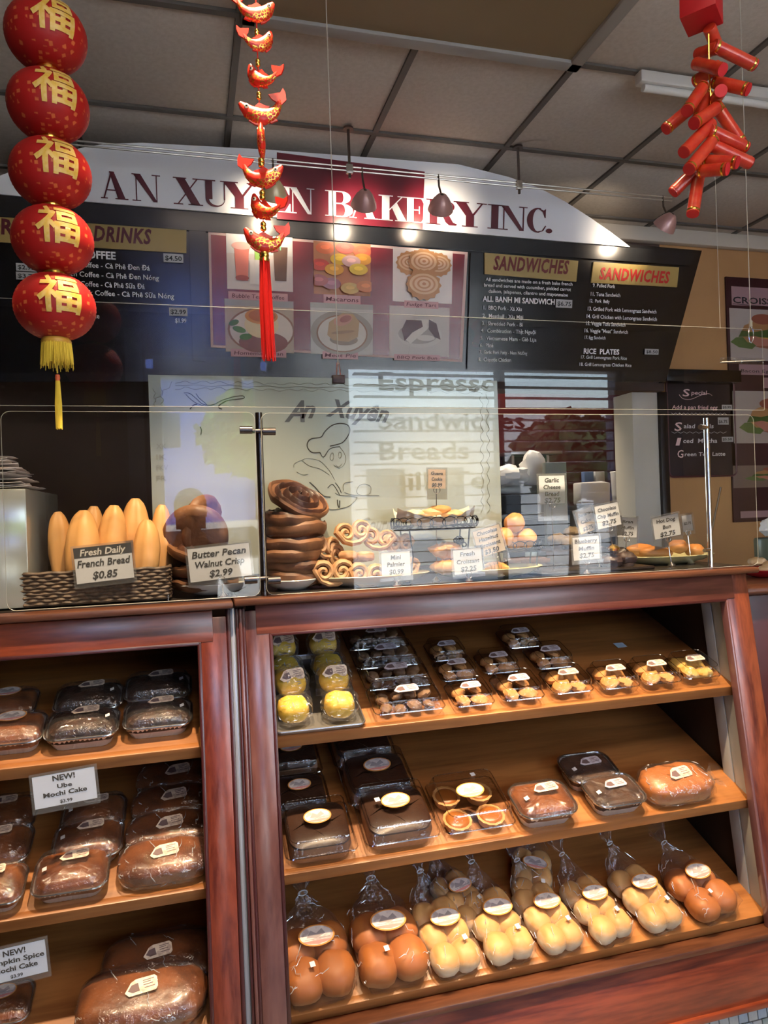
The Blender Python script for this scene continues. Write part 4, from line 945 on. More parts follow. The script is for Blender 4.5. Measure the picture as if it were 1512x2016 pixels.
adopt(MB().ell(tuple(onY(1362, 731, 3.5)), (.022, .012, .012), 10, 6).ell(tuple(onY(1399, 731, 3.5)), (.018, .012, .010), 10, 6).build('leaf_sprig', LEAF), rl)
ps = thing('photo_poster', 'tall dark framed poster of croissant sandwich photos on right wall', 'poster', onY(1540, 1024, YT))
adopt(wrect(1434, 553, 1660, 1024, YT, .012, bev=.002).build('backing', mat('poster_dark', (.05, .012, .014), .4)), ps)
adopt(wrect(1440, 570, 1655, 606, YT-.012, .002).build('header_panel', mat('poster_pink', (.42, .26, .28), .5), smooth=False), ps)
wtxt('CROISSANTS', 1443, 1578, 596, 15, ps, YT-.0145, BTXT, .02)
wtube([(1443, 598), (1570, 609)], .0018, BTXT, ps, YT-.0145)
def wphoto(x0, y0, x1, y1, bgc, parts, Y=YT-.012):
    xc, yc = (x0+x1)/2, (y0+y1)/2; p = onY(xc, yc, Y); w_ = onY(x1, yc, Y).x-onY(x0, yc, Y).x; h_ = onY(xc, y0, Y).z-onY(xc, y1, Y).z
    M = frameM(p, NY)
    flat(ps, M, rc(w_, h_), bgc, 0, 'photo')
    for i, (pp, c_) in enumerate(parts): flat(ps, M, [(max(-w_/2, min(w_/2, x*w_/2)), max(-h_/2, min(h_/2, y*h_/2))) for x, y in pp], c_, 1+i*.6)
def sandw(dx, dy, s):
    return [(sh([(-1, -.2), (-.9, -.02), (-.7, .02), (-.5, -.2), (-.62, -.45), (-.85, -.4)], dx, dy, s), (.13, .20, .06)), (sh([(-.82, .1), (-.75, .45), (-.5, .7), (.0, .8), (.6, .7), (.9, .3), (.9, -.2), (-.7, -.2)], dx, dy, s), (.45, .24, .10)),
            (sh(disc(.2, .2), dx-.42*s, dy+.72*s, s), (.33, .10, .06)), (sh([(-.86, .0), (-.8, .25), (-.6, .2), (-.3, .34), (.0, .2), (.4, .3), (.9, .2), (.9, -.05), (.3, .0), (-.3, -.05), (-.6, .05)], dx, dy, s), (.07, .13, .03)),
            (sh([(-.74, -.02), (-.6, .06), (-.3, -.06), (.9, .0), (.9, -.35), (.2, -.42), (-.5, -.40)], dx, dy, s), (.52, .22, .16)), (sh([(-.55, .0), (-.2, -.08), (.4, -.26), (.5, -.1), (.1, .02)], dx, dy, s), (.72, .45, .06)), (sh([(-.6, -.35), (-.1, -.5), (.6, -.55), (.9, -.35), (-.2, -.30)], dx, dy, s), (.30, .12, .06))]
wphoto(1440, 612, 1655, 712, (.50, .44, .40), sandw(0, -.1, 1))
adopt(wrect(1455, 719, 1600, 739, YT-.012, .002).build('caption_plate', MATS['poster_pink'], smooth=False), ps); wtxt('Bacon Egg', 1459, 1520, 733, 8, ps, YT-.0145, BTXT, 0)
wphoto(1446, 771, 1655, 872, (.46, .40, .36), sandw(.1, -.2, 1))
wphoto(1505, 745, 1655, 765, (.42, .26, .28), [])
wphoto(1446, 915, 1655, 958, (.22, .16, .13), sandw(.1, 0, .9))
wphoto(1460, 1003, 1655, 1016, (.40, .25, .26), [])

# ================================================================ KITCHEN BEYOND THE OPENING
KS = mat('kitchen_steel', (.10, .10, .10), .35, .7); WPL = mat('white_plastic', (.85, .84, .82), .4, sss=.0)
su = thing('steel_shelf', 'dark steel shelving unit in the kitchen beyond the opening', 'shelf', onY(1100, 1100, 4.1))
for y0, y1 in ((955, 972), (1010, 1022), (1065, 1078)):
    a_, c_ = onY(960, y0, 3.95), onY(1118, y0, 3.95); adopt(MB().box(a_.x, c_.x, 3.95, 4.35, onY(1050, y1, 3.95).z, onY(1050, y0, 3.95).z, bev=.004).build('shelf_board', KS), su)
a_, c_ = onY(960, 1000, 4.36), onY(1075, 1000, 4.36); adopt(MB().box(a_.x, c_.x, 4.36, 4.38, -.08, 1.62).build('back_plate', mat('shelf_back', (.05, .055, .05), .5), smooth=False), su)
a_, c_ = onY(1076, 1000, 3.9), onY(1118, 1000, 3.9); adopt(MB().box(a_.x, c_.x, 3.90, 3.94, -.08, onY(1090, 910, 3.9).z, bev=.004).build('grey_upright', mat('grey_upright', (.22, .23, .21), .5)), su)
wt = thing('work_table', 'steel work table holding tubs, seen through the opening', 'table', onY(1210, 1100, 4.0))
a_, c_ = onY(1160, 1005, 3.85), onY(1262, 1005, 3.85)
adopt(MB().box(a_.x, c_.x+.1, 3.85, 4.4, 1.47, 1.50, bev=.004).build('top', KS), wt); adopt(MB().box(a_.x+.02, c_.x+.08, 3.9, 4.35, -.08, 1.47).build('base', mat('shelf_back', (.05, .055, .05), .5), smooth=False), wt)
def bag(px, py, w_, h_, Y, label, seed):
    p = onY(px, py, Y); rndb = random.Random(seed)
    o = MB().ell((0, 0, 0), (w_, w_*.7, h_), 20, 12, fn=lambda q, u: q+Vector((1, 1, 1))*.0+u*.25*w_*mnoise.noise(u*2.3+Vector((seed, 0, 0)))).build('plastic_bag', WPL)
    o.location = (p.x, Y+.1, p.z+h_*.8); tag(o, label, 'bag'); return o
bag(1010, 953, .15, .065, 4.0, 'crumpled white bag on kitchen shelf beside the frosted sign', 1)
bag(1066, 953, .085, .12, 4.0, 'tall white bag on kitchen shelf left of the garlic bread tag', 4)
for k, (x, lab) in enumerate(((1226, 'left white plastic tub on the kitchen table'), (1251, 'right white plastic tub on the kitchen table'))):
    p = onY(x, 998, 3.9); b = MB().lathe([(.032, 0), (.040, .19), (.043, .20), (.040, .205)], 20, Matrix.Translation((0, 0, 0))).build('tub', mat('tub_plastic', (.78, .77, .74), .25)); b.location = (p.x, 3.95, 1.501); tag(b, lab, 'tub')
b = MB().box(-.11, .10, -.05, .05, 0, .14, bev=.012).noise(.012, 14).build('tub_bag', WPL); p = onY(1180, 1000, 3.88); b.location = (p.x, 3.95, 1.502); tag(b, 'white bag slumped on kitchen table left of the tubs', 'bag')
for k, (x, c, lab) in enumerate(((1168, (.10, .16, .35), 'small blue box at back of the kitchen table'), (1190, (.55, .56, .58), 'small white box at back of the kitchen table'))):
    p = onY(x, 940, 4.15); b = MB().box(-.035, .035, 0, .04, 0, .22, bev=.003).build('carton', mat('carton_%d' % k, c, .5)); b.location = (p.x, 4.2, 1.501); tag(b, lab, 'box')
rc_ = thing('wall_shelf', 'thin steel shelf on the red tiled kitchen wall', 'shelf', onY(1040, 900, 4.6))
p = onY(1000, 893, 4.55); q = onY(1100, 885, 4.55); adopt(MB().box(p.x, q.x, 4.5, 4.75, p.z-.01, p.z+.012, bev=.002).build('board', STEEL), rc_)
adopt(MB().box(p.x+.05, p.x+.07, 4.6, 4.75, p.z-.07, p.z-.01).box(q.x-.07, q.x-.05, 4.6, 4.75, p.z-.07, p.z-.01).build('bracket', STEEL, smooth=False), rc_)
jar = thing('kitchen_panel', 'grey doorway panel right of the red kitchen tiles', 'panel', onY(1245, 1000, 4.3))
adopt(wrect(1236, 762, 1275, 1480, 4.5, .04, bev=.002).build('board', mat('grey_panel', (.30, .31, .27), .5)), jar)
# ================================================================ PACKAGED GOODS ON THE SHELVES
LAB = mat('label_white', (.80, .72, .68), .45, noise=(45, (.50, .42, .42)), ramp=(.5, .62), detail=2)
LABO = mat('label_orange', (.72, .30, .07), .45)
LABY = mat('label_yellow', (.72, .50, .12), .45)
LABC = mat('label_cream', (.82, .66, .52), .45, noise=(60, (.62, .45, .36)), ramp=(.52, .6), detail=2)
INK = mat('label_ink', (.16, .10, .10), .6)
INKR = mat('label_pink', (.75, .30, .27), .6)
STK = mat('price_sticker', (.80, .78, .78), .5)
FOIL = mat('foil', (.74, .72, .72), .42, .75, bump=.2, bscale=80)
CAKED = mat('dark_cake', (.028, .010, .005), .55, noise=(18, (.075, .030, .012)), bump=.5, bscale=60)
CAKEB = mat('brown_cake', (.10, .027, .007), .35, noise=(14, (.24, .075, .020)), coat=.4, bump=.35, bscale=50)
CAKES = mat('sponge_cake', (.22, .09, .035), .7, noise=(10, (.32, .15, .07)), bump=.3, bscale=80)
CHOC = mat('chocolate_top', (.035, .015, .010), .35, noise=(6, (.055, .026, .016)))
COOK = mat('cookie', (.50, .22, .07), .7, noise=(20, (.66, .36, .14)), bump=.4, bscale=90)
YELC = mat('yellow_cake', (.62, .38, .03), .5, noise=(8, (.72, .50, .06)), bump=.2, bscale=60)
def baked(name, top, side, lo=.35, hi=.75, bump=.15):
    if name in MATS: return MATS[name]
    m = bpy.data.materials.new(name); m.use_nodes = True; t = m.node_tree; b = t.nodes['Principled BSDF']
    tc = t.nodes.new('ShaderNodeTexCoord'); sx = t.nodes.new('ShaderNodeSeparateXYZ'); t.links.new(tc.outputs['Generated'], sx.inputs[0])
    n = t.nodes.new('ShaderNodeTexNoise'); n.inputs['Scale'].default_value = 5; t.links.new(tc.outputs['Generated'], n.inputs[0])
    ma = t.nodes.new('ShaderNodeMath'); ma.operation = 'MULTIPLY_ADD'; ma.inputs[1].default_value = .35; t.links.new(n.outputs[0], ma.inputs[0]); t.links.new(sx.outputs[2], ma.inputs[2])
    r = t.nodes.new('ShaderNodeValToRGB'); e = r.color_ramp.elements; e[0].position = lo+.17; e[0].color = (*side, 1); e[1].position = hi+.17; e[1].color = (*top, 1)
    t.links.new(ma.outputs[0], r.inputs[0]); t.links.new(r.outputs[0], b.inputs['Base Color']); b.inputs['Roughness'].default_value = .5
    n2 = t.nodes.new('ShaderNodeTexNoise'); n2.inputs['Scale'].default_value = 60; t.links.new(tc.outputs['Object'], n2.inputs[0])
    bp = t.nodes.new('ShaderNodeBump'); bp.inputs['Strength'].default_value = bump; bp.inputs['Distance'].default_value = .002
    t.links.new(n2.outputs[0], bp.inputs['Height']); t.links.new(bp.outputs[0], b.inputs['Normal'])
    MATS[name] = m; return m
BUN = baked('milk_bun', (.60, .33, .12), (.66, .54, .38), .50, .95)
BRIO = baked('brown_bun', (.40, .13, .03), (.50, .28, .12), .15, .55)
FRB = baked('french_bread', (.66, .34, .11), (.55, .30, .11), .1, .9)

def parent_at(o, p, loc=(0, 0, 0), rot=(0, 0, 0)):
    o.parent = p; o.location = loc; o.rotation_euler = rot; return o
def label_part(e, kind, loc, rot=(0, 0, 0), s=1.0):
    """sticker: kind oval / tag; local xy is the print"""
    if kind == 'oval':
        o = MB().poly(disc(.036, .025, 28), .0006).build('label_border', LABO, smooth=False)
        w_ = MB().poly(disc(.033, .022, 28), .0004).build('label', LAB, o, smooth=False); w_.location = (0, 0, .0005)
        MB().poly([(-.028, -.012), (.028, -.012), (.022, -.0165), (0, -.0205), (-.022, -.0165)], .0003).build('label_stripe', INKR, o, smooth=False).location = (0, 0, .0008)
        b = MB(); b.poly([(-.020, -.004), (-.010, .012), (.0, .004), (.012, .014), (.018, .002), (.0, -.006)], .0003).box(.004, .026, -.008, -.0055, 0, .0003).box(-.024, -.006, -.009, -.008, 0, .0003)
        b.build('label_print', mat('label_picture', (.42, .36, .36), .5), o, smooth=False).location = (0, 0, .0009)
    else:
        P_ = [(-.034, -.006), (-.026, -.015), (.028, -.016), (.033, -.010), (.033, .010), (.028, .015), (-.010, .016), (-.020, .012), (-.026, .004)]
        o = MB().poly(P_, .0006).build('label', LABC if kind == 'tag' else mat('label_lilac', (.66, .60, .64), .45, noise=(60, (.50, .44, .50)), ramp=(.52, .6)), smooth=False)
        b = MB()
        for i, (y, x0, x1) in enumerate(((.009, .004, .027), (.005, .004, .020), (.0, .004, .024), (-.006, .006, .027))): b.box(x0, x1, y-.0008, y+.0008, 0, .0003)
        b.poly([(-.028, -.004), (-.020, .006), (-.006, .008), (-.004, -.009), (-.018, -.010)], .0002)
        b.build('label_print', INK if kind == 'tag' else INK, o, smooth=False).location = (0, 0, .0006)
    o.scale = (s, s, s); return parent_at(o, e, loc, rot)
def sticker(e, loc, rot=(0, 0, 0), s=.011): return parent_at(MB().box(-s/2, s/2, -s/2, s/2, 0, .0006).build('price_sticker', STK, smooth=False), e, loc, rot)
def clam(name, w, d, h, content, lab, beads=True, sz=1):
    e = bpy.data.objects.new(name, None); COL.objects.link(e)
    hb = h*.45
    def ring(W, D, z, r, amp=0, st=.006):
        return [(p[0], p[1]+d/2, p[2]) for p in rrect_dense(W, D, r, z, st, amp)]
    N = ring(w, d, 0, .016)
    def fix(rs):
        n = min(len(r) for r in rs); n -= n % 2
        return [[r[int(i*len(r)/n)] for i in range(n)] for r in rs]
    rs = [ring(w*.86, d*.86, .001, .014, .0006), ring(w*.90, d*.90, hb*.5, .014, .0012), ring(w*.96, d*.96, hb, .016, .0012)]
    base = MB().rings(fix(rs), True, False).build('tray', PLAST, e)
    rs = [ring(w*.96, d*.96, hb+.001, .016, .0004), ring(w*.93, d*.93, hb+.003, .016, .001), ring(w*.86, d*.86, h*.92, .018, .0012), ring(w*.80, d*.80, h, .018, .0003)]
    lid = MB().rings(fix(rs), False, True).build('lid', PLAST, e)
    rim = ring(w*.97, d*.97, hb+.0015, .017, 0, .004)
    MB().tube(rim, .0016, 5, closed=True, rf=lambda i: 1.5 if i % 2 else .8).build('rim', clear('rim_plastic', (.85, .85, .85), 1.5, 1.6, rough=.05, base=.4), e)
    top = ring(w*.83, d*.83, h*.965, .018, 0, .004)
    MB().tube(top, .0011, 4, closed=True, rf=lambda i: 1.5 if i % 2 else .7).build('lid_rib', MATS['rim_plastic'], e)
    content(e, w, d, h)
    if lab: label_part(e, lab, (0, d*.52, h+.0006), (0, 0, R_(3)), sz)
    return e
def c_cake(e, w, d, h):
    b = MB(); rs = [rrect(w*.80, d*.80, .03, .004, 5, cy=d/2), rrect(w*.84, d*.84, .03, h*.40, 5, cy=d/2), rrect(w*.82, d*.82, .035, h*.62, 5, cy=d/2)]
    b.rings(rs); b.noise(.002, 40); b.build('cake', CAKES, e)
    b = MB(); rs = [rrect(w*.825, d*.825, .035, h*.60, 5, cy=d/2), rrect(w*.82, d*.82, .035, h*.68, 5, cy=d/2), rrect(w*.74, d*.74, .05, h*.76, 5, cy=d/2), rrect(w*.4, d*.4, .04, h*.78, 5, cy=d/2)]
    b.rings(rs); b.build('icing', CHOC, e)
def c_tarts(e, w, d, h):
    for x, y in ((-.045, .055), (.045, .055), (-.045, .140), (.045, .140)):
        p = disc(.036, .036, 28)
        rs = [[(x+a*(.80+.0*k), y+b_*.80, .004) for k, (a, b_) in enumerate(p)], [(x+a*(1.0+.05*(k % 2)), y+b_*(1.0+.05*(k % 2)), .026) for k, (a, b_) in enumerate(p)], [(x+a*.86, y+b_*.86, .027) for a, b_ in p], [(x+a*.80, y+b_*.80, .022) for a, b_ in p]]
        MB().rings(rs).build('tart_shell', mat('tart_shell', (.48, .24, .08), .6, noise=(30, (.58, .32, .12))), e)
        MB().ell((x, y, .024), (.030, .030, .007), 18, 8).build('tart_filling', mat('tart_filling', (.30, .10, .02), .3), e)
def lumps(n, r, seed, mt, nm='cookie'):
    def f(e, w, d, h):
        rnd = random.Random(seed)
        nx = max(2, int(w*.8/(2*r))); ny = max(2, int(d*.8/(2*r))); k = 0
        for iy in range(ny):
            for ix in range(nx):
                x = (-.5+(ix+.5)/nx)*w*.78; y = d*.12+(iy+.5)/ny*d*.76; rr = r*(.85+.3*rnd.random()); k += 1
                o = MB().ell((0, 0, 0), (rr*1.15, rr, rr*.62), 14, 9, fn=lambda q, u: q+u*rr*.22*mnoise.noise(u*2.2+Vector((seed+k*3.7, k, 0)))).build(nm, mt, e)
                o.location = (x, y, .004+rr*.62+.010*rnd.random()); o.rotation_euler = (rnd.uniform(-.4, .4), rnd.uniform(-.4, .4), rnd.random()*3)
    return f
GLINT_CREASE = clear('film_glint_crease', (.95, .95, .95), 1.5, 2.0, rough=.12, base=.35, haze=.30)  # whitish colour on the crease strips stands in for glints on the film
def glint_creases(e, fn, n, seed, r=.0009):
    rnd = random.Random(seed); b = MB()
    for _ in range(n):
        u, v = rnd.random(), rnd.random(); a = rnd.uniform(-1, 1); l = rnd.uniform(.04, .13); L = []
        for k in range(7):
            t = k/6-.5; L.append(fn(u+t*l*math.cos(a*1.4)+.01*math.sin(k*1.7), v+t*l*1.6*math.sin(a*1.4)+.012*math.cos(k*2.1)))
        b.tube(L, [r*.3, r, r*1.3, r, r*1.4, r*.8, r*.2], 4)
    b.build('film_glint_crease', GLINT_CREASE, e)['kind'] = 'stuff'
def foil_pan(name, cake_mt, w=.155, d=.115, h=.042, lab='tag', dome=.016, prsx=-.05, film=True, cr=3):
    e = bpy.data.objects.new(name, None); COL.objects.link(e)
    def ring(W, D, z, r, amp=0): return [(p[0], p[1]+d/2, p[2]) for p in rrect_dense(W, D, r, z, .0055, amp)]
    a = ring(w*.97, d*.97, h, .030); n = len(a)-len(a) % 2
    def fx(r): return [r[int(i*len(r)/n)] for i in range(n)]
    rs = [fx(ring(w*.80, d*.76, .0006, .026, .0004)), fx(ring(w*.88, d*.86, h*.5, .028, .0014)), fx(ring(w*.965, d*.965, h, .030, .0006))]
    MB().rings(rs, True, False).build('foil_tray', FOIL, e)
    MB().tube(ring(w*.985, d*.985, h, .031), .0030, 6, closed=True).build('rim', mat('foil_rim', (.80, .78, .76), .22, 1), e)
    b = MB(); b.rings([rrect(w*.93*s, d*.93*s, .028*s, z, 6, cy=d/2) for s, z in ((1, h*.6), (.99, h*.9), (.93, h+dome*.35), (.78, h+dome*.75), (.5, h+dome), (.2, h+dome*1.08))]).sub(2).noise(.004, 45, cr).noise(.0022, 150, cr)
    b.build('cake', cake_mt, e)
    if film:
        b = MB(); b.rings([rrect(w*s, d*s, .031*s, z, 8, cy=d/2) for s, z in ((1.0, h-.004), (1.01, h+.001), (.93, h+dome*.62), (.80, h+dome*1.05), (.6, h+dome*1.28), (.35, h+dome*1.42), (.1, h+dome*1.45))], False, True).sub(1).crumple(.0028, 42, cr+2)
        b.build('film', FILM, e, smooth=False)
    if lab: label_part(e, lab, (.008, d*.60, h+dome*1.62+.001), (R_(-4), 0, R_(4)), 1.0)
    if prsx is not None: sticker(e, (prsx, d*.42, h+dome*1.22), (0, R_(-18), R_(8)))
    return e
def wrapped_loaf(name, w=.21, d=.125, h=.075, lab='tag', mt=None, twist=True, seed=1):
    e = bpy.data.objects.new(name, None); COL.objects.link(e)
    def body(s, z0): return [[((t-.5)*w*s*1.0, 0, 0)]]
    def rr(t, s):
        k = (max(0, 1-abs(2*t-1)**5))**.5
        return [((t-.5)*w*(1 if s == 1 else 1.06), d/2+d*.5*k*s*math.copysign(abs(math.cos(a))**.7, math.cos(a)), max(.0015, h*.45+h*.5*k*s*math.copysign(abs(math.sin(a))**.7, math.sin(a)))) for a in [2*PI*q/22 for q in range(22)]]
    MB().rings([rr(t, .95) for t in (.01, .05, .12, .22, .35, .5, .65, .78, .88, .95, .99)]).sub(1).noise(.005, 26, seed).noise(.0015, 110, seed).build('loaf', mt or CAKEB, e)
    MB().rings([rr(t, 1.05) for t in (.0, .04, .10, .2, .3, .4, .5, .6, .7, .8, .9, .96, 1.0)]).sub(1).crumple(.0040, 32, seed+3).build('film', FILM, e, smooth=False)
    if twist:
        for s in ((1, -1) if twist == 2 else (1,)):
            b = MB(); b.rings([[(s*(w*.5+x), d/2+r*2.0*math.cos(a)+dy, h*.4+dz+r*.6*math.sin(a)*(1+.5*math.cos(5*a))) for a in [2*PI*q/18 for q in range(18)]] for x, r, dy, dz in ((-.006, .026, 0, 0), (.008, .012, 0, .0), (.016, .007, 0, .002), (.028, .014, .0, .006), (.045, .024, .002, .012))], False, False)
            b.sub(1).crumple(.004, 60, 3).build('film_end', FILM, e, smooth=False)
    def lf(u, v):
        a = PI*(1.35-1.25*v)+PI*.05; t = max(.03, min(.97, u)); c_ = rr(t, 1.07)
        q = (a % (2*PI))/(2*PI)*22; i0 = int(q) % 22; f = q-int(q); return Vector(c_[i0]).lerp(Vector(c_[(i0+1) % 22]), f)+Vector((0, 0, .002))
    glint_creases(e, lf, 22, seed)
    if lab: label_part(e, lab, (.0, d*.46, h*1.01), (R_(12), 0, R_(8)), 1.15)
    return e
def bun_bag(name, kind, seed=0, lab='oval'):
    e = bpy.data.objects.new(name, None); COL.objects.link(e); rnd = random.Random(seed)
    if kind == 'milk':
        W, L, H = .128, .215, .068; G = [(x, y) for y in (.034, .098, .162) for x in (-.030, .030)]; R3 = (.036, .040, .034); mt = BUN
    else:
        W, L, H = .170, .210, .085; G = [(x, y) for y in (.050, .135) for x in (-.040, .040)]; R3 = (.050, .055, .043); mt = BRIO
    k = 0; base = None
    for x, y in G:
        k += 1
        o = MB().ell((0, 0, 0), R3, 18, 12, fn=lambda q, u: Vector((q.x, q.y, q.z*(1 if q.z > 0 else .8)))+u*.004*mnoise.noise(u*1.6+Vector((seed+k*2.1, k, 1))), pw=.82).build('bun', mt, e)
        o.location = (x*(1+.05*rnd.uniform(-1, 1)), y, R3[2]*.84+.004*rnd.random()); o.rotation_euler = (rnd.uniform(-.12, .12), rnd.uniform(-.12, .12), rnd.uniform(-.2, .2))
    rs = []
    prof = [(-.008, .80, .55, 0), (-.004, .95, .9, 0), (.02, 1.03, 1.06, 0), (.06, 1.03, 1.10, 0), (.11, 1.03, 1.10, 0), (.16, 1.0, 1.08, 0), (.195, .92, .98, 0), (L+.01, .66, .72, .012), (L+.03, .34, .40, .03), (L+.045, .15, .22, .045), (L+.055, .12, .18, .052), (L+.070, .26, .42, .062), (L+.095, .42, .62, .080)]
    N = 26
    for y, sw, sh_, dz in prof:
        r = []
        for q in range(N):
            a = 2*PI*q/N; c_, s_ = math.cos(a), math.sin(a)
            ruff = 1+(.22*math.sin(7*a) if y > L+.035 else .04*math.sin(5*a))
            zz = H*.5*sh_*math.copysign(abs(s_)**.75, s_)*ruff
            r.append((W*.5*sw*math.copysign(abs(c_)**.75, c_)*ruff, y, max(.0012, H*.5*1.0+dz+zz) if y < L else H*.5+dz+zz))
        rs.append(r)
    b = MB().rings(rs, True, False); b.sub(1).crumple(.0042, 34, seed+5)
    b.build('film_bag', FILM, e, smooth=False)
    def bf(u, v):
        u = max(0, min(.999, u))*(len(rs)-2)+1; i = int(u); f = u-i; a = max(0, min(.5, v*.5))*N; j = int(a); g = a-j
        i2 = min(len(rs)-1, i+1); j2 = (j+1) % N; j = j % N
        p = Vector(rs[i][j]).lerp(Vector(rs[i][j2]), g).lerp(Vector(rs[i2][j]).lerp(Vector(rs[i2][j2]), g), f)
        c0 = Vector((0, p.y, H*.5)); return p+(p-c0).normalized()*.003
    glint_creases(e, bf, 30, seed+20, .0008)
    MB().tube([(W*.075*math.cos(a), L+.050, H*.5+.049+H*.11*math.sin(a)) for a in [2*PI*q/10 for q in range(10)]], .0016, 5, closed=True).build('bag_tie', mat('bag_tie', (.6, .6, .62), .4), e)
    if lab: label_part(e, lab, (.006, .115 if kind == 'milk' else .12, H*1.13), (R_(-3), 0, R_(-4)), 1.15 if kind == 'milk' else 1.3)
    sticker(e, (.030 if kind == 'milk' else -.02, .048, H*1.09), (R_(10), R_(6), R_(8)), .013)
    return e
used = set()
def place(proto, k, x0, x1, y, w0, label, cat, group=None, rz=0, up=0, back=0, sc=None):
    a, b = onS(k, x0, y), onS(k, x1, y+(x0-x1)*0); c_ = onS(k, (x0+x1)/2, y)
    s = sc or (b.x-a.x)/w0
    M = Matrix.Rotation(ST, 4, 'X')
    z_, Y_ = SHZ[k]
    back = max(back, 0)
    loc = c_ + M.to_3x3() @ Vector((0, back, up+.0006))
    # keep the front edge on the board
    fy = (loc.y-Y_)/math.cos(ST)
    if fy < .006: loc += M.to_3x3() @ Vector((0, .006-fy, 0))
    o = proto if id(proto) not in used else dup(proto)
    used.add(id(proto))
    o.location = loc; o.rotation_euler = (M @ Matrix.Rotation(R_(rz), 4, 'Z')).to_euler(); o.scale = (s, s, s)
    return tag(o, label, cat, group)

# --- right case, shelf 1
tray = thing('metal_tray', 'shallow metal tray under the wrapped yellow cakes, top shelf', 'tray')
b = MB().rings([rrect(.232, .36, .012, .001, 4, cy=.18), rrect(.238, .366, .014, .012, 4, cy=.18)], True, False)
b.build('tray_base', mat('tray_metal', (.45, .44, .42), .35, .9), tray)
MB().tube([(p[0], p[1], .013) for p in rrect(.240, .368, .015, 0, 4, cy=.18)], .003, 6, closed=True).build('tray_rim', STEEL, tray)
place(tray, 1, 546, 722, 1447, .240, tray['label'], 'tray', sc=1.0)
def ycake(seed, lab):
    e = bpy.data.objects.new('wrapped_cake', None); COL.objects.link(e)
    MB().ell((0, .045, .034), (.042, .040, .032), 20, 12, fn=lambda q, u: q+u*.003*mnoise.noise(u*2+Vector((seed, 0, 0))), pw=.8).build('cake', YELC, e)
    b = MB().ell((0, .045, .037), (.050, .047, .038), 26, 16, fn=lambda q, u: q+u*.007*mnoise.noise(u*3.1+Vector((seed+4, 2, 0))), pw=.8); b.crumple(.004, 50, seed).build('film', FILM, e, smooth=False)
    glint_creases(e, lambda u, v: Vector((.051*math.cos(6*u)*math.cos(1.5*v-.4), .045+.048*math.sin(6*u)*math.cos(1.5*v-.4), .037+.039*math.sin(1.5*v-.4))), 16, seed, .0010)
    MB().poly([(-.052, .0), (.050, .002), (.054, .030), (-.050, .034)], .0008, Matrix.Translation((0, .004, .006))).build('film_flap', FILM, e, smooth=False)
    if lab: label_part(e, 'tag', (0, .030, .068), (R_(38), 0, R_(6)), 1.05)
    return e
yk = ycake(1, True); z_, Y_ = SHZ[1]
trayM = Matrix.Translation(tray.location) @ Matrix.Rotation(ST, 4, 'X')
ylabs = ['wrapped yellow cake at front left corner of the metal tray', 'wrapped yellow cake at front right corner of the metal tray', 'yellow cake with pale label stacked at left of tray, over the front one', 'yellow cake with pale label stacked at right of tray, over the front one',
         'wrapped yellow cake in middle left of the metal tray', 'wrapped yellow cake in middle right of the metal tray', 'shadowed yellow cake at back left of the metal tray', 'shadowed yellow cake at back right of the metal tray']
yk2 = ycake(5, False)
for i, (x, y, z, pr_) in enumerate(((-.062, .015, .003, yk2), (.055, .015, .003, yk2), (-.060, .085, .040, yk), (.052, .085, .040, yk), (-.062, .185, .020, yk2), (.055, .185, .020, yk2), (-.062, .27, .045, yk), (.055, .27, .045, yk))):
    o = pr_ if id(pr_) not in used else dup(pr_); used.add(id(pr_))
    o.location = trayM @ Vector((x, y, z)); o.rotation_euler = (Matrix.Rotation(ST, 4, 'X') @ Matrix.Rotation(R_((-1)**i*6), 4, 'Z')).to_euler(); tag(o, ylabs[i], 'cake', 'wrapped yellow cakes on the metal tray')
for ix in (-.061, .054):
    o = MB().rings([rrect(.085, .075, .01, .0, 3, cy=.04), rrect(.085, .075, .01, .030, 3, cy=.04)]).build('support', YELC); bpy.data.objects.remove(o)
lp = clam('long_box', .205, .125, .060, lumps(6, .018, 3, mat('dark_cookie', (.16, .08, .04), .6, noise=(30, (.30, .18, .10)))), 'lilac', sz=1.05)
for k_, (x0, x1, y, lab) in enumerate(((735, 888, 1425, 'front long clear box of dark cookies, lit, right of the yellow cakes'), (715, 860, 1372, 'second long clear box in its row, in shade'), (698, 835, 1330, 'third long clear box in its row, in shade'), (682, 812, 1293, 'rearmost long clear box of cookies in its row'))):
    place(lp, 1, x0, x1, y, .205, lab, 'container', 'long cookie boxes on the top shelf')
ck1 = clam('cookie_box', .125, .112, .056, lumps(4, .022, 11, COOK), 'lilac', sz=.95)
ck2 = clam('cookie_box', .125, .112, .056, lumps(4, .024, 12, mat('orange_cookie', (.60, .26, .07), .7, noise=(20, (.70, .36, .12)), bump=.3, bscale=60)), 'tag', sz=.95)
ck3 = clam('cookie_box', .125, .112, .056, lumps(4, .027, 13, mat('yellow_muffin', (.62, .36, .07), .7, noise=(12, (.72, .46, .12)), bump=.3, bscale=60), 'muffin'), 'tag', sz=.95)
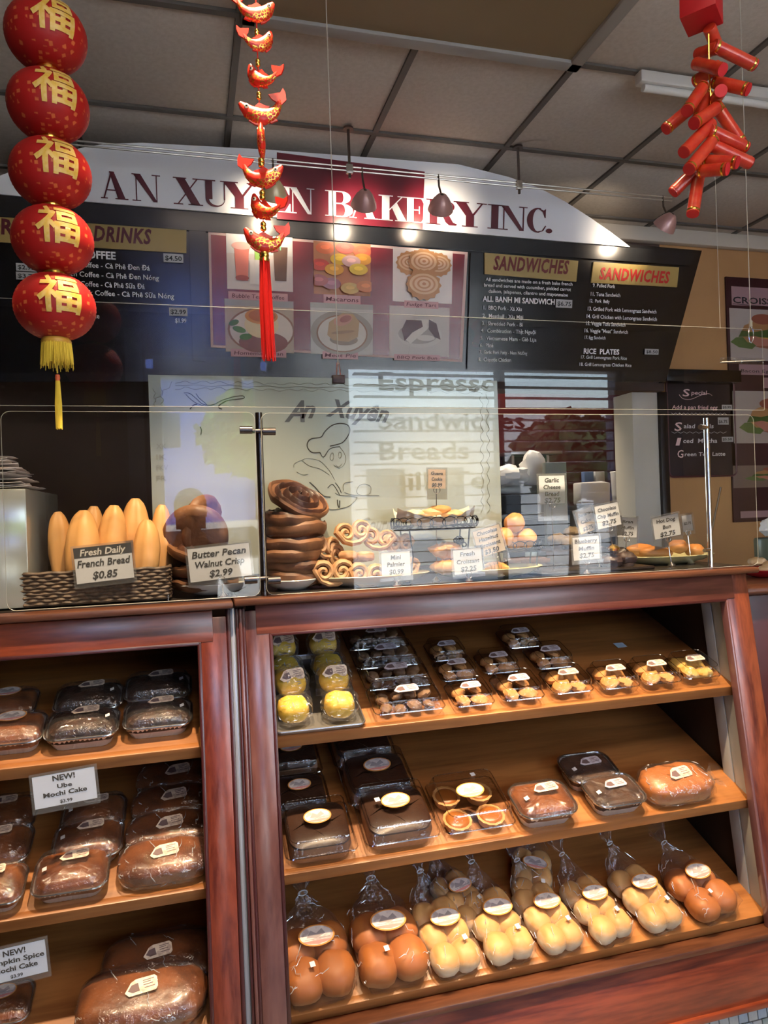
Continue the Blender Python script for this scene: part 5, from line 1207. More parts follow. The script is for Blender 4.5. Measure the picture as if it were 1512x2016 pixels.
for pr_, x0, x1, y, lab in ((ck1, 893, 982, 1409, 'front clear cookie box with lilac label beside the long box'), (ck1, 866, 948, 1355, 'middle cookie box in the first row of small boxes'), (ck1, 848, 925, 1315, 'rearmost cookie box in the first row of small boxes'),
                        (ck1, 986, 1080, 1396, 'front cookie box of the second small row'), (ck1, 950, 1030, 1340, 'rear cookie box of the second small row'),
                        (ck2, 1086, 1176, 1381, 'front cookie box of the third small row, cream label'), (ck1, 1052, 1138, 1332, 'middle cookie box of the third small row'), (ck1, 995, 1072, 1290, 'topmost cookie box, rear of the third small row'),
                        (ck2, 1182, 1268, 1371, 'cookie box third from right on top shelf'), (ck2, 1264, 1350, 1362, 'cookie box second from right on top shelf'), (ck3, 1342, 1426, 1351, 'clear box of yellow muffins at right end of top shelf')):
    place(pr_, 1, x0, x1, y, .125, lab, 'container', 'small cookie boxes on the top shelf')
p_ = onS(1, 1225, 1270)
o = MB().poly([(-.030, -.012), (.028, -.016), (.020, .014), (-.026, .016)], .0008).build('paper_scrap', mat('scrap_blue', (.50, .58, .68), .5), smooth=False); o.location = p_; o.rotation_euler = (ST, 0, .2); tag(o, 'small pale blue sticker left on the bare top shelf', 'sticker')
# --- shelf 2
cb = clam('cake_box', .195, .185, .078, c_cake, 'oval', sz=1.05)
cbs = clam('cake_box', .195, .185, .078, c_cake, 'oval', sz=1.05); sticker(cbs, (-.045, .105, .0795), (0, 0, .1), .013)
ctb = clam('tart_box', .195, .185, .075, c_tarts, 'oval', sz=1.05); sticker(ctb, (.028, .15, .0765), (0, 0, .1), .012)
CG = 'chocolate cake boxes on the middle shelf'
place(cb, 2, 562, 716, 1722, .195, 'front chocolate cake box at left end of middle shelf', 'container', CG)
place(cb, 2, 535, 660, 1625, .195, 'shadowed chocolate cake box behind the front left one', 'container', CG)
place(cb, 2, 520, 640, 1545, .195, 'rearmost chocolate cake box at left end under top shelf', 'container', CG)
place(cbs, 2, 718, 880, 1691, .195, 'front chocolate cake box with white price sticker, second from left', 'container', CG)
place(cb, 2, 682, 832, 1602, .195, 'shadowed chocolate cake box behind the one with price sticker', 'container', CG)
place(cb, 2, 655, 790, 1525, .195, 'rearmost chocolate cake box of the second column', 'container', CG)
place(ctb, 2, 872, 1028, 1662, .195, 'clear box of small tarts with orange rimmed label, middle shelf', 'container')
fpb = foil_pan('foil_loaf', CAKEB, dome=.016); fpd = foil_pan('foil_loaf', CAKED, dome=.006, lab='lilac', cr=7)
place(fpb, 2, 1024, 1150, 1638, .155, 'brown cake in foil pan beside the tart box', 'cake')
place(fpd, 2, 1168, 1283, 1610, .155, 'dark cake in bright foil pan, front of a pair', 'cake', 'dark foil cakes on the middle shelf')
place(fpd, 2, 1120, 1230, 1562, .155, 'dark cake in foil pan, behind its twin', 'cake', 'dark foil cakes on the middle shelf')
wl = wrapped_loaf('wrapped_loaf', mt=BRIO)
place(wl, 2, 1282, 1425, 1592, .21, 'golden loaf in clear film at right end of middle shelf', 'bread')
# --- shelf 3
bm_ = bun_bag('bread_bag', 'milk', 3); bm2 = bun_bag('bread_bag', 'milk', 8); bb_ = bun_bag('bread_bag', 'brown', 4); bb2 = bun_bag('bread_bag', 'brown', 9)
BG = 'bags of milk buns on the bottom shelf'
for pr_, x0, x1, y, w0, lab, rz, g in ((bb_, 570, 712, 2003, .17, 'large bag of brown rolls with folded label, leftmost on bottom shelf', 3, None), (bb2, 715, 855, 1958, .17, 'bag of brown rolls with purple rimmed label, second from left', 2, None),
      (bm_, 856, 958, 1930, .128, 'bag of milk buns third from left on bottom shelf', 6, BG), (bm2, 962, 1062, 1908, .128, 'bag of milk buns fourth from left on bottom shelf', 4, BG), (bm_, 1070, 1162, 1885, .128, 'bag of milk buns fifth from left, label tilted down', 8, BG),
      (bm2, 1170, 1258, 1862, .128, 'bag of milk buns third from right on bottom shelf', 10, BG), (bm_, 1270, 1358, 1842, .128, 'bag of milk buns second from right, crack of shadow beside it', 8, BG), (bb_, 1368, 1470, 1815, .17, 'bag of brown rolls rightmost on bottom shelf', 12, None),
      (bm2, 905, 985, 1830, .128, 'bag of milk buns lying behind the third and fourth bags', 20, BG), (bm_, 1005, 1085, 1790, .128, 'bag of milk buns lying behind the fifth bag', -25, BG)):
    place(pr_, 3, x0, x1, y, w0, lab, 'bread', g, rz=rz)
# --- left case
fd2 = foil_pan('foil_loaf', mat('nutty_cake', (.016, .007, .004), .45, noise=(30, (.06, .024, .011)), bump=1, bscale=70), w=.175, d=.12, h=.040, dome=.022, lab='tag', prsx=.062, cr=12)
fb2 = foil_pan('foil_loaf', CAKEB, w=.175, d=.13, h=.040, dome=.024, lab='tag', prsx=-.058, cr=15)
fb3 = foil_pan('foil_loaf', CAKEB, w=.175, d=.13, h=.040, dome=.020, lab='oval', prsx=None, cr=18)
DG = 'dark nut cakes in foil, left case top shelf'
for pr_, x0, x1, y, lab, g in ((fb3, -62, 82, 1494, 'brown cake with oval label at left edge, left case top shelf', None), (fd2, 88, 232, 1481, 'dark nut cake in foil, front middle of left case top shelf', DG), (fd2, 243, 380, 1458, 'dark nut cake in foil beside the divider, left case top shelf', DG),
      (fb3, -62, 68, 1436, 'brown cake with oval label behind the left edge one', None), (fd2, 105, 240, 1424, 'shadowed dark cake behind the front middle one, left case', DG), (fd2, 245, 378, 1402, 'shadowed dark cake behind the one beside the divider', DG)):
    place(pr_, 1, x0, x1, y, .175, lab, 'cake', g)
wl2 = wrapped_loaf('wrapped_loaf', w=.24, d=.14, h=.075, mt=CAKEB, twist=0, seed=6)
DG2 = 'brown cakes in foil, left case middle shelf'; DG3 = 'wrapped loaves beside the divider, left case middle shelf'
for pr_, w0, x0, x1, y, lab, g in ((fb2, .175, -105, 42, 1812, 'brown foil cake cut by left picture edge, middle shelf', DG2), (fb2, .175, 62, 212, 1783, 'front brown foil cake in the middle of left case middle shelf', DG2), (fb2, .175, -90, 55, 1730, 'second brown foil cake at left picture edge, middle shelf', DG2),
      (fb2, .175, 100, 240, 1715, 'second brown foil cake behind the front middle one', DG2), (fb2, .175, 118, 246, 1655, 'third shadowed foil cake behind the middle ones', DG2), (fb2, .175, -75, 65, 1665, 'third shadowed foil cake at left edge under the tag', DG2),
      (wl2, .24, 235, 415, 1752, 'front wrapped brown loaf beside the divider, middle shelf', DG3), (wl2, .24, 250, 420, 1690, 'second wrapped brown loaf beside the divider, middle shelf', DG3), (wl2, .24, 262, 425, 1632, 'third wrapped loaf beside the divider, in shade', DG3), (wl2, .24, 272, 430, 1580, 'rearmost wrapped loaf beside the divider under the top shelf', DG3)):
    place(pr_, 2, x0, x1, y, w0, lab, 'cake' if w0 < .2 else 'bread', g)
wl3 = wrapped_loaf('wrapped_loaf', w=.30, d=.17, h=.10, mt=CAKEB, twist=0, seed=9)
place(wl3, 3, 150, 408, 2075, .30, 'large wrapped brown bread at bottom of left case', 'bread', 'large breads at the bottom of left case')
place(wl3, 3, 200, 425, 1975, .30, 'shadowed large wrapped bread behind the front one', 'bread', 'large breads at the bottom of left case')
place(fb3, 3, -70, 58, 2040, .175, 'dark cake at the bottom left corner of the picture', 'cake')

# --- NEW! cards hung on the left case
def card(name, label, x0, y0, x1, y1, Y, lines, mt, rz=0, sleeve=(.006, .012), strip=None, ink=None, holder=None, cat='price tag', bold=.022, shear=.12, ext=0):
    xc, yc = (x0+x1)/2, (y0+y1)/2
    p = onY(xc, yc, Y); w = onY(x1, yc, Y).x-onY(x0, yc, Y).x; h = onY(xc, y0, Y).z-onY(xc, y1, Y).z
    e = thing(name, label, cat, p, (Matrix.Rotation(R_(rz), 4, 'Y').inverted()))
    M = Matrix(((1, 0, 0, 0), (0, 0, -1, 0), (0, 1, 0, 0), (0, 0, 0, 1)))
    MB().box(-w/2, w/2, -h/2, h/2, 0, .0008, M).build('card', mt, e, smooth=False)
    if mt is PAPER or mt is PAPERY: MB().tube([M @ Vector(q) for q in ((-w/2, -h/2, .0006), (w/2, -h/2, .0006), (w/2, h/2, .0006), (-w/2, h/2, .0006))], .0007, 4, closed=True).build('card_border', BTXT, e)
    n = len(lines)
    for i, (s, wf, hf, yc_) in enumerate(lines):
        Mt = M @ Matrix.Translation((-w*wf/2, h*(yc_-.5)-h*hf/2, .0016))
        k = BTXT if ink is None else ink
        if strip and i == 0:
            MB().box(-w/2, w/2, h*(.5-strip), h/2, .0010, .0014, M).build('dark_strip', BTXT, e, smooth=False); k = WTXT
        o = txt(s, Mt, w*wf, h*hf, k, bold=bold, shear=shear); o.parent = e
    s0, s1 = sleeve
    MB().box(-w/2-s0, w/2+s0, -h/2-s1-ext, h/2+s0, .0020, .0026, M).build('sleeve', SLEEVE, e, smooth=False)
    MB().box(-w/2-s0, w/2+s0, -h/2-s1-ext, h/2+s0, -.0016, -.0010, M).build('sleeve', SLEEVE, e, smooth=False)
    if holder:
        zc = p.z-1.291
        hx = holder[0]*w
        b = MB().tube([(hx, .004, -h/2+.01), (hx, .004, -zc+.012)], .0015, 6); o = b.build('rod', CHROME, e)
        MB().lathe([(.012, 0), (.013, .003), (.006, .010), (.002, .014)], 16, Matrix.Translation((hx, .004, -zc))).build('base', CHROME, e)
        MB().tube([(hx+.010*math.cos(a), .0, -h/2-.004+.010*math.sin(a)) for a in [2*PI*q/16 for q in range(16)]], .0013, 6, closed=True).build('ring', CHROME, e)
        e.rotation_euler = (0, 0, 0) if abs(rz) < 1 else e.rotation_euler
    return e
card('sign_card', 'white card reading NEW Ube Mochi Cake, hung under left top shelf', 66, 1519, 190, 1583, 1.855, [('NEW!', .36, .17, .86), ('Ube', .24, .13, .60), ('Mochi Cake', .70, .14, .38), ('$3.99', .20, .10, .12)], PAPER, rz=4, bold=.03, shear=0, cat='sign')
card('sign_card', 'white card reading NEW Pumpkin Spice Mochi Cake, lower left', -32, 1862, 93, 1928, 1.80, [('NEW!', .36, .17, .84), ('Pumpkin Spice', .94, .15, .60), ('Mochi Cake', .70, .15, .36), ('$3.99', .20, .10, .12)], PAPER, rz=4, bold=.03, shear=0, cat='sign', ext=.0)
MB_ = None
# ================================================================ FOOD ON THE COUNTER
ZC = 1.2912
def plate(name, label, x0, x1, y, Y, r_y, mt, z=ZC, cat='plate'):
    a, b = onY(x0, y, Y), onY(x1, y, Y); r = (b.x-a.x)/2; c = ((a.x+b.x)/2, Y, z)
    e = thing(name, label, cat, c)
    b_ = MB().lathe([(r*.5, 0), (r*.55, .003), (r*.8, .012), (r, .030), (r*.985, .032), (r*.78, .016), (r*.5, .008)], 40)
    for v in b_.bm.verts: v.co.y *= r_y/r
    b_.build('dish', mt, e); return e, r
PW = mat('white_china', (.62, .62, .60), .2, coat=.4); PG = mat('green_china', (.50, .47, .26), .25, coat=.4); PT = mat('tan_china', (.50, .44, .32), .3, coat=.3)
plate('plate', 'white plate under the leaning dark walnut pastries', 338, 500, 1165, 2.04, .10, PW)
plate('plate', 'white plate under the tall stack of walnut pastries', 520, 630, 1165, 2.03, .10, PW)
plate('plate', 'tan plate under the heap of palmiers', 607, 845, 1150, 2.02, .10, PT)
plate('plate', 'green plate under the croissants', 850, 1065, 1125, 2.02, .10, PG)
plate('plate', 'pale plate under the hot dog buns at right', 1215, 1395, 1098, 2.14, .12, PG)
# walnut swirl pastries
SW1 = mat('walnut_dark', (.030, .012, .010), .45, noise=(16, (.085, .034, .022)), bump=.6, bscale=45, coat=.05)
SW2 = mat('walnut_edge', (.07, .028, .015), .5, noise=(10, (.24, .11, .05)), bump=.3, bscale=60)
def swirl(seed, r=.088, t=.036):
    e = bpy.data.objects.new('walnut_pastry', None); COL.objects.link(e)
    def top(u, v):
        a = 2*PI*u; q = r*(.02+.98*v); ph = q/r*3.2*2*PI - a
        z = t*.55+.013*math.cos(ph)*(1-.2*v)+.012*(1-v*v)+.004*mnoise.noise(Vector((q*40*math.cos(a), q*40*math.sin(a), seed)))
        rr = q*(1+.07*mnoise.noise(Vector((math.cos(a)*1.5, math.sin(a)*1.5, seed+3))))
        return Vector((rr*math.cos(a), rr*math.sin(a), z))
    b = MB(); b.grid(56, 22, top); bmesh.ops.remove_doubles(b.bm, verts=b.bm.verts, dist=.0004); b.build('swirl', SW1, e)
    rs = []
    for q, z in ((.80, .0), (.95, .004), (1.04, t*.40), (1.05, t*.68), (1.0, t*.86), (.92, t*.66)):
        rs.append([(r*q*math.cos(a)*(1+.08*mnoise.noise(Vector((math.cos(a)*1.5, math.sin(a)*1.5, seed+3)))), r*q*math.sin(a)*(1+.08*mnoise.noise(Vector((math.cos(a)*1.5, math.sin(a)*1.5, seed+3)))), z+.006*mnoise.noise(Vector((math.cos(a)*2.5, math.sin(a)*2.5, seed+9)))) for a in [2*PI*k/44 for k in range(44)]])
    MB().rings(rs).build('crust', SW2, e); return e
sw = [swirl(1), swirl(2), swirl(3)]
def putsw(i, loc, rot, label, g, s=1):
    pr_ = sw[i % 3]; o = pr_ if id(pr_) not in used else dup(pr_); used.add(id(pr_))
    o.location = loc; o.rotation_euler = rot; o.scale = s if isinstance(s, tuple) else (s, s, s); tag(o, label, 'pastry', g)
cB = onY(578, 1080, 2.035)
nm = ['lowest', 'second', 'third', 'fourth', 'fifth', 'sixth']
for i in range(6):
    putsw(i, (cB.x+.010*math.sin(i*2.1), 2.035+.004*math.cos(i), ZC+.012+i*.0330), (R_(4*math.sin(i*1.7)), R_(4*math.cos(i*2.3)), i*1.3), nm[i]+' walnut pastry from the bottom of the tall stack', 'stacked walnut pastries', (.97, .97, 1.25))
putsw(6, (cB.x+.010, 2.040, ZC+.238), (R_(36), R_(6), .5), 'top walnut pastry of the tall stack, swirl facing out', 'stacked walnut pastries', 1.0)
cA = onY(400, 1080, 2.05)
for i, (dx, dy, z, rx, ry, s, lab) in enumerate(((.0, 0, .012, 3, 2, 1, 'bottom walnut pastry lying on the left plate'), (.004, .002, .045, -3, 4, .98, 'second walnut pastry lying on the left plate'), (-.012, .0, .085, 14, -14, .95, 'tilted walnut pastry in the middle of the left heap'), (-.022, -.006, .150, 70, -16, .90, 'walnut pastry standing on edge at left of the heap'), (.018, .048, .180, 78, 22, .92, 'highest walnut pastry standing on edge behind the price tag'))):
    putsw(i+1, (cA.x+dx, 2.045+dy, ZC+z), (R_(rx), R_(ry), i), lab, 'leaning walnut pastries')
# palmiers
PALM = mat('palmier_crust', (.36, .185, .085), .55, noise=(22, (.52, .31, .16)), bump=.3, bscale=70)
def palmier(seed):
    L = []
    for s in (-1, 1):
        pts = []
        for k in range(22):
            a = k/21*2.9*PI; r = .004+.0250*(k/21); pts.append((s*(.026-r*math.cos(a)*1.0), r*math.sin(a)*1.0+.004))
        L.append(pts)
    pts = L[0]+[(-.022, -.026), (0, -.034), (.022, -.026)]+L[1][::-1]
    b = MB().tube([(x, 0, y) for x, y in L[0]+[(-.034, -.020), (-.012, -.030), (.012, -.030), (.034, -.020)]+L[1][::-1]], .0088, 8)
    for v in b.bm.verts: v.co.y *= 1.5
    b.noise(.0012, 60, seed); return b.build('palmier', PALM)
pms = [palmier(1), palmier(4)]
PL = [(655, 1128, 1.965, 0, 0, 0, 1.0, 'large palmier facing out at front left of the heap'), (722, 1133, 1.965, 0, 6, 8, .95, 'palmier half hidden left of the Mini Palmier tag'), (800, 1122, 1.985, 0, -5, 30, .9, 'palmier right of the Mini Palmier tag'), (768, 1135, 2.01, 0, 4, -20, .9, 'palmier behind the Mini Palmier tag'),
      (640, 1078, 2.03, 0, 8, 35, .9, 'palmier at upper left of the heap'), (700, 1096, 2.00, 78, 5, 10, .9, 'palmier lying flat in the middle of the heap'), (695, 1050, 2.02, -10, -8, 12, .95, 'upper palmier above the flat one'), (745, 1062, 2.04, -15, 10, -25, .9, 'palmier near top middle of the heap'),
      (785, 1072, 2.04, 0, 4, 20, .9, 'palmier above the tag under the cookie stand'), (670, 1102, 2.05, 0, 40, 20, .9, 'palmier at the back of the heap')]
for i, (x, y, Y, rx, ry, rz, s, lab) in enumerate(PL):
    pr_ = pms[i % 2]; o = pr_ if id(pr_) not in used else dup(pr_); used.add(id(pr_))
    p = onY(x, y, Y); o.location = p; o.rotation_euler = (R_(rx), R_(ry), R_(rz)); o.scale = (s, s, s); tag(o, lab, 'pastry', 'palmiers heaped on the tan plate')
def blob(name, mt, r, label, cat, px, Y, rot=(0, 0, 0), seed=0, amp=.12, pw=1, group=None, fr=1.8, zmin=None):
    o = MB().ell((0, 0, 0), r, 22, 14, fn=lambda q, u: q+u*min(r)*amp*2*mnoise.noise(u*fr+Vector((seed*3.1, seed, 0))), pw=pw).build(name, mt)
    p = onY(px[0], px[1], Y); o.location = p; o.rotation_euler = [R_(a) for a in rot]; return tag(o, label, cat, group)
# croissants: banded crescent
CRO = baked('croissant', (.58, .26, .06), (.66, .42, .18), .2, .8)
def croissant(label, px, Y, rz, s=1, rx=0):
    n = 34; pts = []; rad = []
    for k in range(n+1):
        t = k/n*2-1; a = t*1.25; pts.append((.052*math.sin(a), -.034*math.cos(a)+.03, 0)); q = (1-abs(t)**1.8)*.95+.05
        rad.append(.030*q*(.86+.14*((k*7/n) % 1)))
    b = MB().tube(pts, rad, 14, flat=.85); b.noise(.002, 60, 3)
    o = b.build('croissant', CRO); o.location = onY(px[0], px[1], Y); o.rotation_euler = (R_(rx), 0, R_(rz)); o.scale = (s,)*3; return tag(o, label, 'pastry', 'croissants on the green plate')
croissant('puffed croissant on top beside the Fresh Croissant tag', (878, 1083), 2.0, 10, 1.05, 25); croissant('croissant lying under the puffed one on the green plate', (880, 1116), 1.99, -15, 1.0)
croissant('croissant behind the Fresh Croissant tag', (925, 1112), 2.02, 40, .95); croissant('croissant peeking out right of the Fresh Croissant tag', (975, 1118), 2.0, 170, .8)
# cookie stand
IRON = mat('black_iron', (.012, .012, .013), .35, .6)
def ringpts(c, rx, ry, z, n=40): return [(c[0]+rx*math.cos(2*PI*k/n), c[1]+ry*math.sin(2*PI*k/n), z) for k in range(n)]
def wire_basket(name, label, x0, x1, y0, y1, Y, ry, legs=True, nl=26):
    a, b = onY(x0, y0, Y), onY(x1, y0, Y); rx = (b.x-a.x)/2; c = ((a.x+b.x)/2, Y); z1 = onY((x0+x1)/2, y0, Y-ry).z; z0 = onY((x0+x1)/2, y1, Y-ry).z
    e = thing(name, label, 'wire basket', (c[0], c[1], ZC))
    for z, s in ((z0, .93), (z0+(z1-z0)*.3, .95)): adopt(MB().tube(ringpts(c, rx*s, ry*s, z), .0022, 6, closed=True).build('ring', IRON), e)
    h = z1-z0; lp_ = None
    for k in range(nl):
        a0 = 2*PI*k/nl; p = Vector((c[0]+rx*.97*math.cos(a0), c[1]+ry*.97*math.sin(a0), z0+h*.58)); tx = Vector((-rx*math.sin(a0), ry*math.cos(a0), 0)).normalized(); rr = 2*PI*rx/nl*.62
        adopt(MB().tube([p+tx*rr*math.cos(q)+Vector((0, 0, 1))*h*.46*math.sin(q) for q in [2*PI*j/14 for j in range(14)]], .0015, 5, closed=True).build('loop', IRON), e)
    b = MB()
    for j in range(-3, 4): yy = ry*.9*j/4; xx = rx*.93*math.sqrt(1-(j/4)**2); b.tube([(c[0]-xx, c[1]+yy, z0), (c[0]+xx, c[1]+yy, z0)], .0015, 5)
    adopt(b.build('base_wires', IRON), e)
    if legs:
        for a0 in (.6, 2.5, 3.8, 5.6): adopt(MB().tube([(c[0]+rx*.88*math.cos(a0), c[1]+ry*.88*math.sin(a0), z0), (c[0]+rx*.8*math.cos(a0), c[1]+ry*.85*math.sin(a0), (z0+ZC)/2), (c[0]+rx*.9*math.cos(a0), c[1]+ry*.9*math.sin(a0), ZC+.002)], .0024, 6).build('leg', IRON), e)
    return e, c, z0, rx
e, c, z0, rx = wire_basket('wire_stand', 'black wire stand with looped rim holding pale cookies', 770, 938, 1019, 1043, 2.02, .085, nl=22)
pp = MB().grid(26, 14, lambda u, v: Vector((c[0]+rx*.9*(u*2-1)*(1), c[1]+.078*(v*2-1)*math.sqrt(max(0.03, 1-(u*2-1)**2*.9)), z0+.006+.030*abs(2*u-1)**2+.030*abs(2*v-1)**2+.010*mnoise.noise(Vector((u*9, v*9, 1)))))).build('paper_liner', mat('liner_paper', (.72, .66, .55), .6)); tag(pp, 'crumpled pale paper lining the wire stand', 'paper')
for i, (x, y, lab) in enumerate(((815, 1012, 'pale cookie at left of wire stand'), (850, 1008, 'pale cookie in middle of wire stand'), (890, 1012, 'pale cookie at right of wire stand'), (865, 1003, 'orange centred cookie topmost on wire stand'))):
    blob('cookie', mat('pale_cookie', (.66, .42, .20), .6, noise=(30, (.78, .56, .32))) if i < 3 else mat('orange_cookie', (0, 0, 0)), (.034, .030, .013), lab, 'cookie', (x, y), 2.02, seed=i, group='cookies on the wire stand')
e, c, z0, rx = wire_basket('wire_stand', 'small black wire basket under the golden round buns', 975, 1064, 1067, 1087, 2.05, .05, nl=14)
BALL = baked('round_bun', (.62, .27, .08), (.60, .32, .12), .2, .7)
for i, (x, y, Y, lab) in enumerate(((1013, 1029, 2.05, 'topmost round bun above the small wire basket'), (990, 1058, 2.03, 'left round bun in small wire basket'), (1036, 1060, 2.04, 'right round bun in small wire basket'), (1012, 1062, 2.07, 'rear round bun in small wire basket'))):
    blob('round_bun', BALL, (.033, .033, .031), lab, 'bun', (x, y), Y, seed=i, amp=.05, group='round buns in the small wire basket')
sb = thing('wire_scroll', 'black wire flower ornament behind the croissants', 'ornament', onY(905, 1068, 2.09))
p = onY(905, 1066, 2.09); b = MB()
for k in range(9): a0 = k*.7; b.tube([(p.x+.016*math.cos(a0)*(.4+.1*k)+.007*math.cos(q), 2.09, p.z+.014*math.sin(a0)*(.4+.1*k)+.007*math.sin(q)) for q in [2*PI*j/10 for j in range(10)]], .0024, 5, closed=True)
adopt(b.build('scroll', IRON), sb); adopt(MB().tube([(p.x, 2.09, p.z), (p.x, 2.09, ZC)], .002, 6).build('stem', IRON), sb)
# dark trays and muffins at right
DT = mat('dark_tray', (.020, .014, .012), .35)
def tray_box(label, x0, x1, y, Y0, Y1, h, mt):
    a, b = onY(x0, y, Y0), onY(x1, y, Y0); o = MB().box(a.x, b.x, Y0, Y1, ZC, ZC+h, bev=.005).build('serving_tray', mt); return tag(o, label, 'tray')
tray_box('dark serving tray of brownies below the small wire basket', 985, 1120, 1100, 2.12, 2.30, .018, DT)
tray_box('long dark serving tray under the muffins', 1065, 1290, 1100, 1.96, 2.10, .012, DT)
for i, (x, y, w_) in enumerate(((1000, 1092, .03), (1030, 1090, .03), (1058, 1092, .03))):
    o = MB().box(-w_, w_, -.03, .03, 0, .022, bev=.005).noise(.002, 60).build('brownie', CAKED); p = onY(x, y, 2.2); o.location = (p.x, 2.19, ZC+.0185); tag(o, ('left', 'middle', 'right')[i]+' brownie on the dark tray under the wire basket', 'pastry', 'brownies on the dark tray')
MUF = mat('olive_muffin', (.14, .10, .05), .7, noise=(20, (.24, .18, .10)), bump=.4, bscale=60)
MUC = mat('chocolate_muffin', (.03, .018, .018), .45, noise=(20, (.07, .045, .04)), bump=.4, bscale=60, coat=.3)
def muffin(name, mt, label, x, y, Y, s=1, g=None):
    e = thing(name, label, 'muffin', (onY(x, y, Y).x, Y, onY(x, y, Y).z-.03*s), group=g); e.scale = (s, s, s)
    p = disc(.026, .026, 26); MB().rings([[(a*.78, b_*.78, 0) for a, b_ in p], [(a*(1+.04*(k % 2)), b_*(1+.04*(k % 2)), .030) for k, (a, b_) in enumerate(p)]]).build('paper_cup', mat('muffin_cup', (.10, .06, .04), .6), e)
    MB().ell((0, 0, .034), (.033, .033, .020), 20, 12, fn=lambda q, u: q+u*.006*mnoise.noise(u*2.4+Vector((x, 0, 0)))).build('top', mt, e); return e
for i, (x, y, Y, lab) in enumerate(((1098, 1066, 2.25, 'olive muffin left of the Blueberry tag'), (1128, 1052, 2.27, 'raised olive muffin behind the Blueberry tag'), (1122, 1070, 2.22, 'olive muffin half behind the Blueberry tag'))): muffin('muffin', MUF, lab, x, y, Y, 1.1, 'olive muffins behind the tag')
tray_box('raised dark board under the olive muffins', 1075, 1145, 1090, 2.16, 2.32, .06, DT)
for i, (x, y, Y, lab) in enumerate(((1203, 1108, 2.0, 'dark muffin at front right of the Blueberry tag'), (1232, 1102, 2.0, 'dark muffin with bluish sheen at the right'), (1216, 1092, 2.06, 'dark muffin behind the two front ones'), (1190, 1092, 2.06, 'dark muffin directly beside the Blueberry tag'))): muffin('muffin', MUC, lab, x, y, Y, 1.05, 'dark muffins on the long tray')
HD = baked('hotdog_bun', (.50, .20, .05), (.58, .32, .12), .2, .7)
for i, (x, y, Y, rz, lab) in enumerate(((1262, 1083, 2.12, 8, 'long golden hot dog bun, left on the pale plate'), (1290, 1088, 2.09, -6, 'long golden hot dog bun in front on the pale plate'), (1335, 1076, 2.16, 10, 'round golden bun under the Hot Dog tag'), (1368, 1084, 2.14, 14, 'golden bun at right end of the pale plate'))):
    blob('hot_dog_bun', HD, (.062, .028, .022) if i < 2 else (.036, .030, .024), lab, 'bun', (x, y), Y, rot=(0, 4, rz), seed=i, amp=.08, group='buns on the pale plate')
gb = MB().lathe([(.004, 0), (.016, .002), (.020, .010), (.012, .018), (.004, .022)], 20).build('gold_bell', GOLD); p = onY(1206, 1082, 1.99); gb.location = (p.x, 1.985, ZC+.062); tag(gb, 'small gold bell beside the dark muffins', 'bell')
# french bread basket
bk = thing('bread_basket', 'dark woven basket holding upright French breads', 'basket', (onY(190, 1190, 2.0).x, 2.08, ZC))
A_, B_ = onY(40, 1190, 1.955).x, onY(334, 1190, 1.955).x; cx_ = (A_+B_)/2; hw = (B_-A_)/2; yf, yb = 1.955, 2.25
WV = mat('wicker', (.050, .032, .022), .6, noise=(60, (.13, .085, .055)), bump=.4, bscale=120)
b = MB(); rows = 10
for r in range(rows):
    z = ZC+.006+r*.0085; s = 1+.0010*r; pts = []
    q = rrect(hw*2*s, (yb-yf)*s, .02, 0, 4); per = []
    for i in range(len(q)):
        a, c_ = Vector(q[i]), Vector(q[(i+1) % len(q)]); m2 = max(1, int((c_-a).length/.008))
        for k in range(m2): per.append(a.lerp(c_, k/m2))
    for i, p in enumerate(per):
        n_ = Vector((p.x/hw, p.y/((yb-yf)/2), 0)); n_ = n_.normalized()
        pts.append((cx_+p.x+n_.x*.0025*math.sin(i*1.57+r*PI), (yf+yb)/2+p.y+n_.y*.0025*math.sin(i*1.57+r*PI), z+.001*math.sin(i*.9+r)))
    b.tube(pts, .0048, 5, closed=True)
adopt(b.build('weave', WV), bk)['kind'] = 'stuff'
adopt(MB().box(cx_-hw*.97, cx_+hw*.97, yf+.008, yb-.008, ZC, ZC+.006).build('basket_base', WV, smooth=False), bk)
# higher, sloping left and back walls
for x_s in (-1,):
    b = MB()
    for r in range(9): b.tube([(cx_-hw*1.02-.002*r, yf+.012+.03*r, ZC+.09+.008*r), (cx_-hw*1.02-.002*r, yb, ZC+.09+.008*r)], .0048, 5)
    adopt(b.build('side_weave', WV), bk)['kind'] = 'stuff'
def baguette(label, x, ytop, ybot, wpx, Y, lean, seed, ly=8):
    pt = onY(x, ytop, Y); pb = onY(x, ybot, Y); L = (pt.z-pb.z); r = (onY(x+wpx/2, ytop, Y).x-onY(x-wpx/2, ytop, Y).x)/2*1.18
    b = MB(); rs = []
    for k in range(19):
        t = k/18; q = max(.03, math.sin(PI*t))**.34 * (1.0-.10*t); w_ = r*q
        rs.append([(w_*math.cos(a)*(1-.10*math.exp(-((a-4.6)/.25)**2))+.003*math.sin(3*t+seed), w_*.92*math.sin(a)*(1-.16*math.exp(-((a-4.6-.35*(t-.5))/.22)**2)), L*t) for a in [2*PI*j/26 for j in range(26)]])
    b.rings(rs).noise(.0018, 30, seed)
    o = b.build('french_bread', FRB); o.location = (pb.x, Y, pb.z); o.rotation_euler = (R_(-ly), R_(lean), R_(seed*25 % 50-25)); tag(o, label, 'bread', 'french breads in the woven basket'); return o
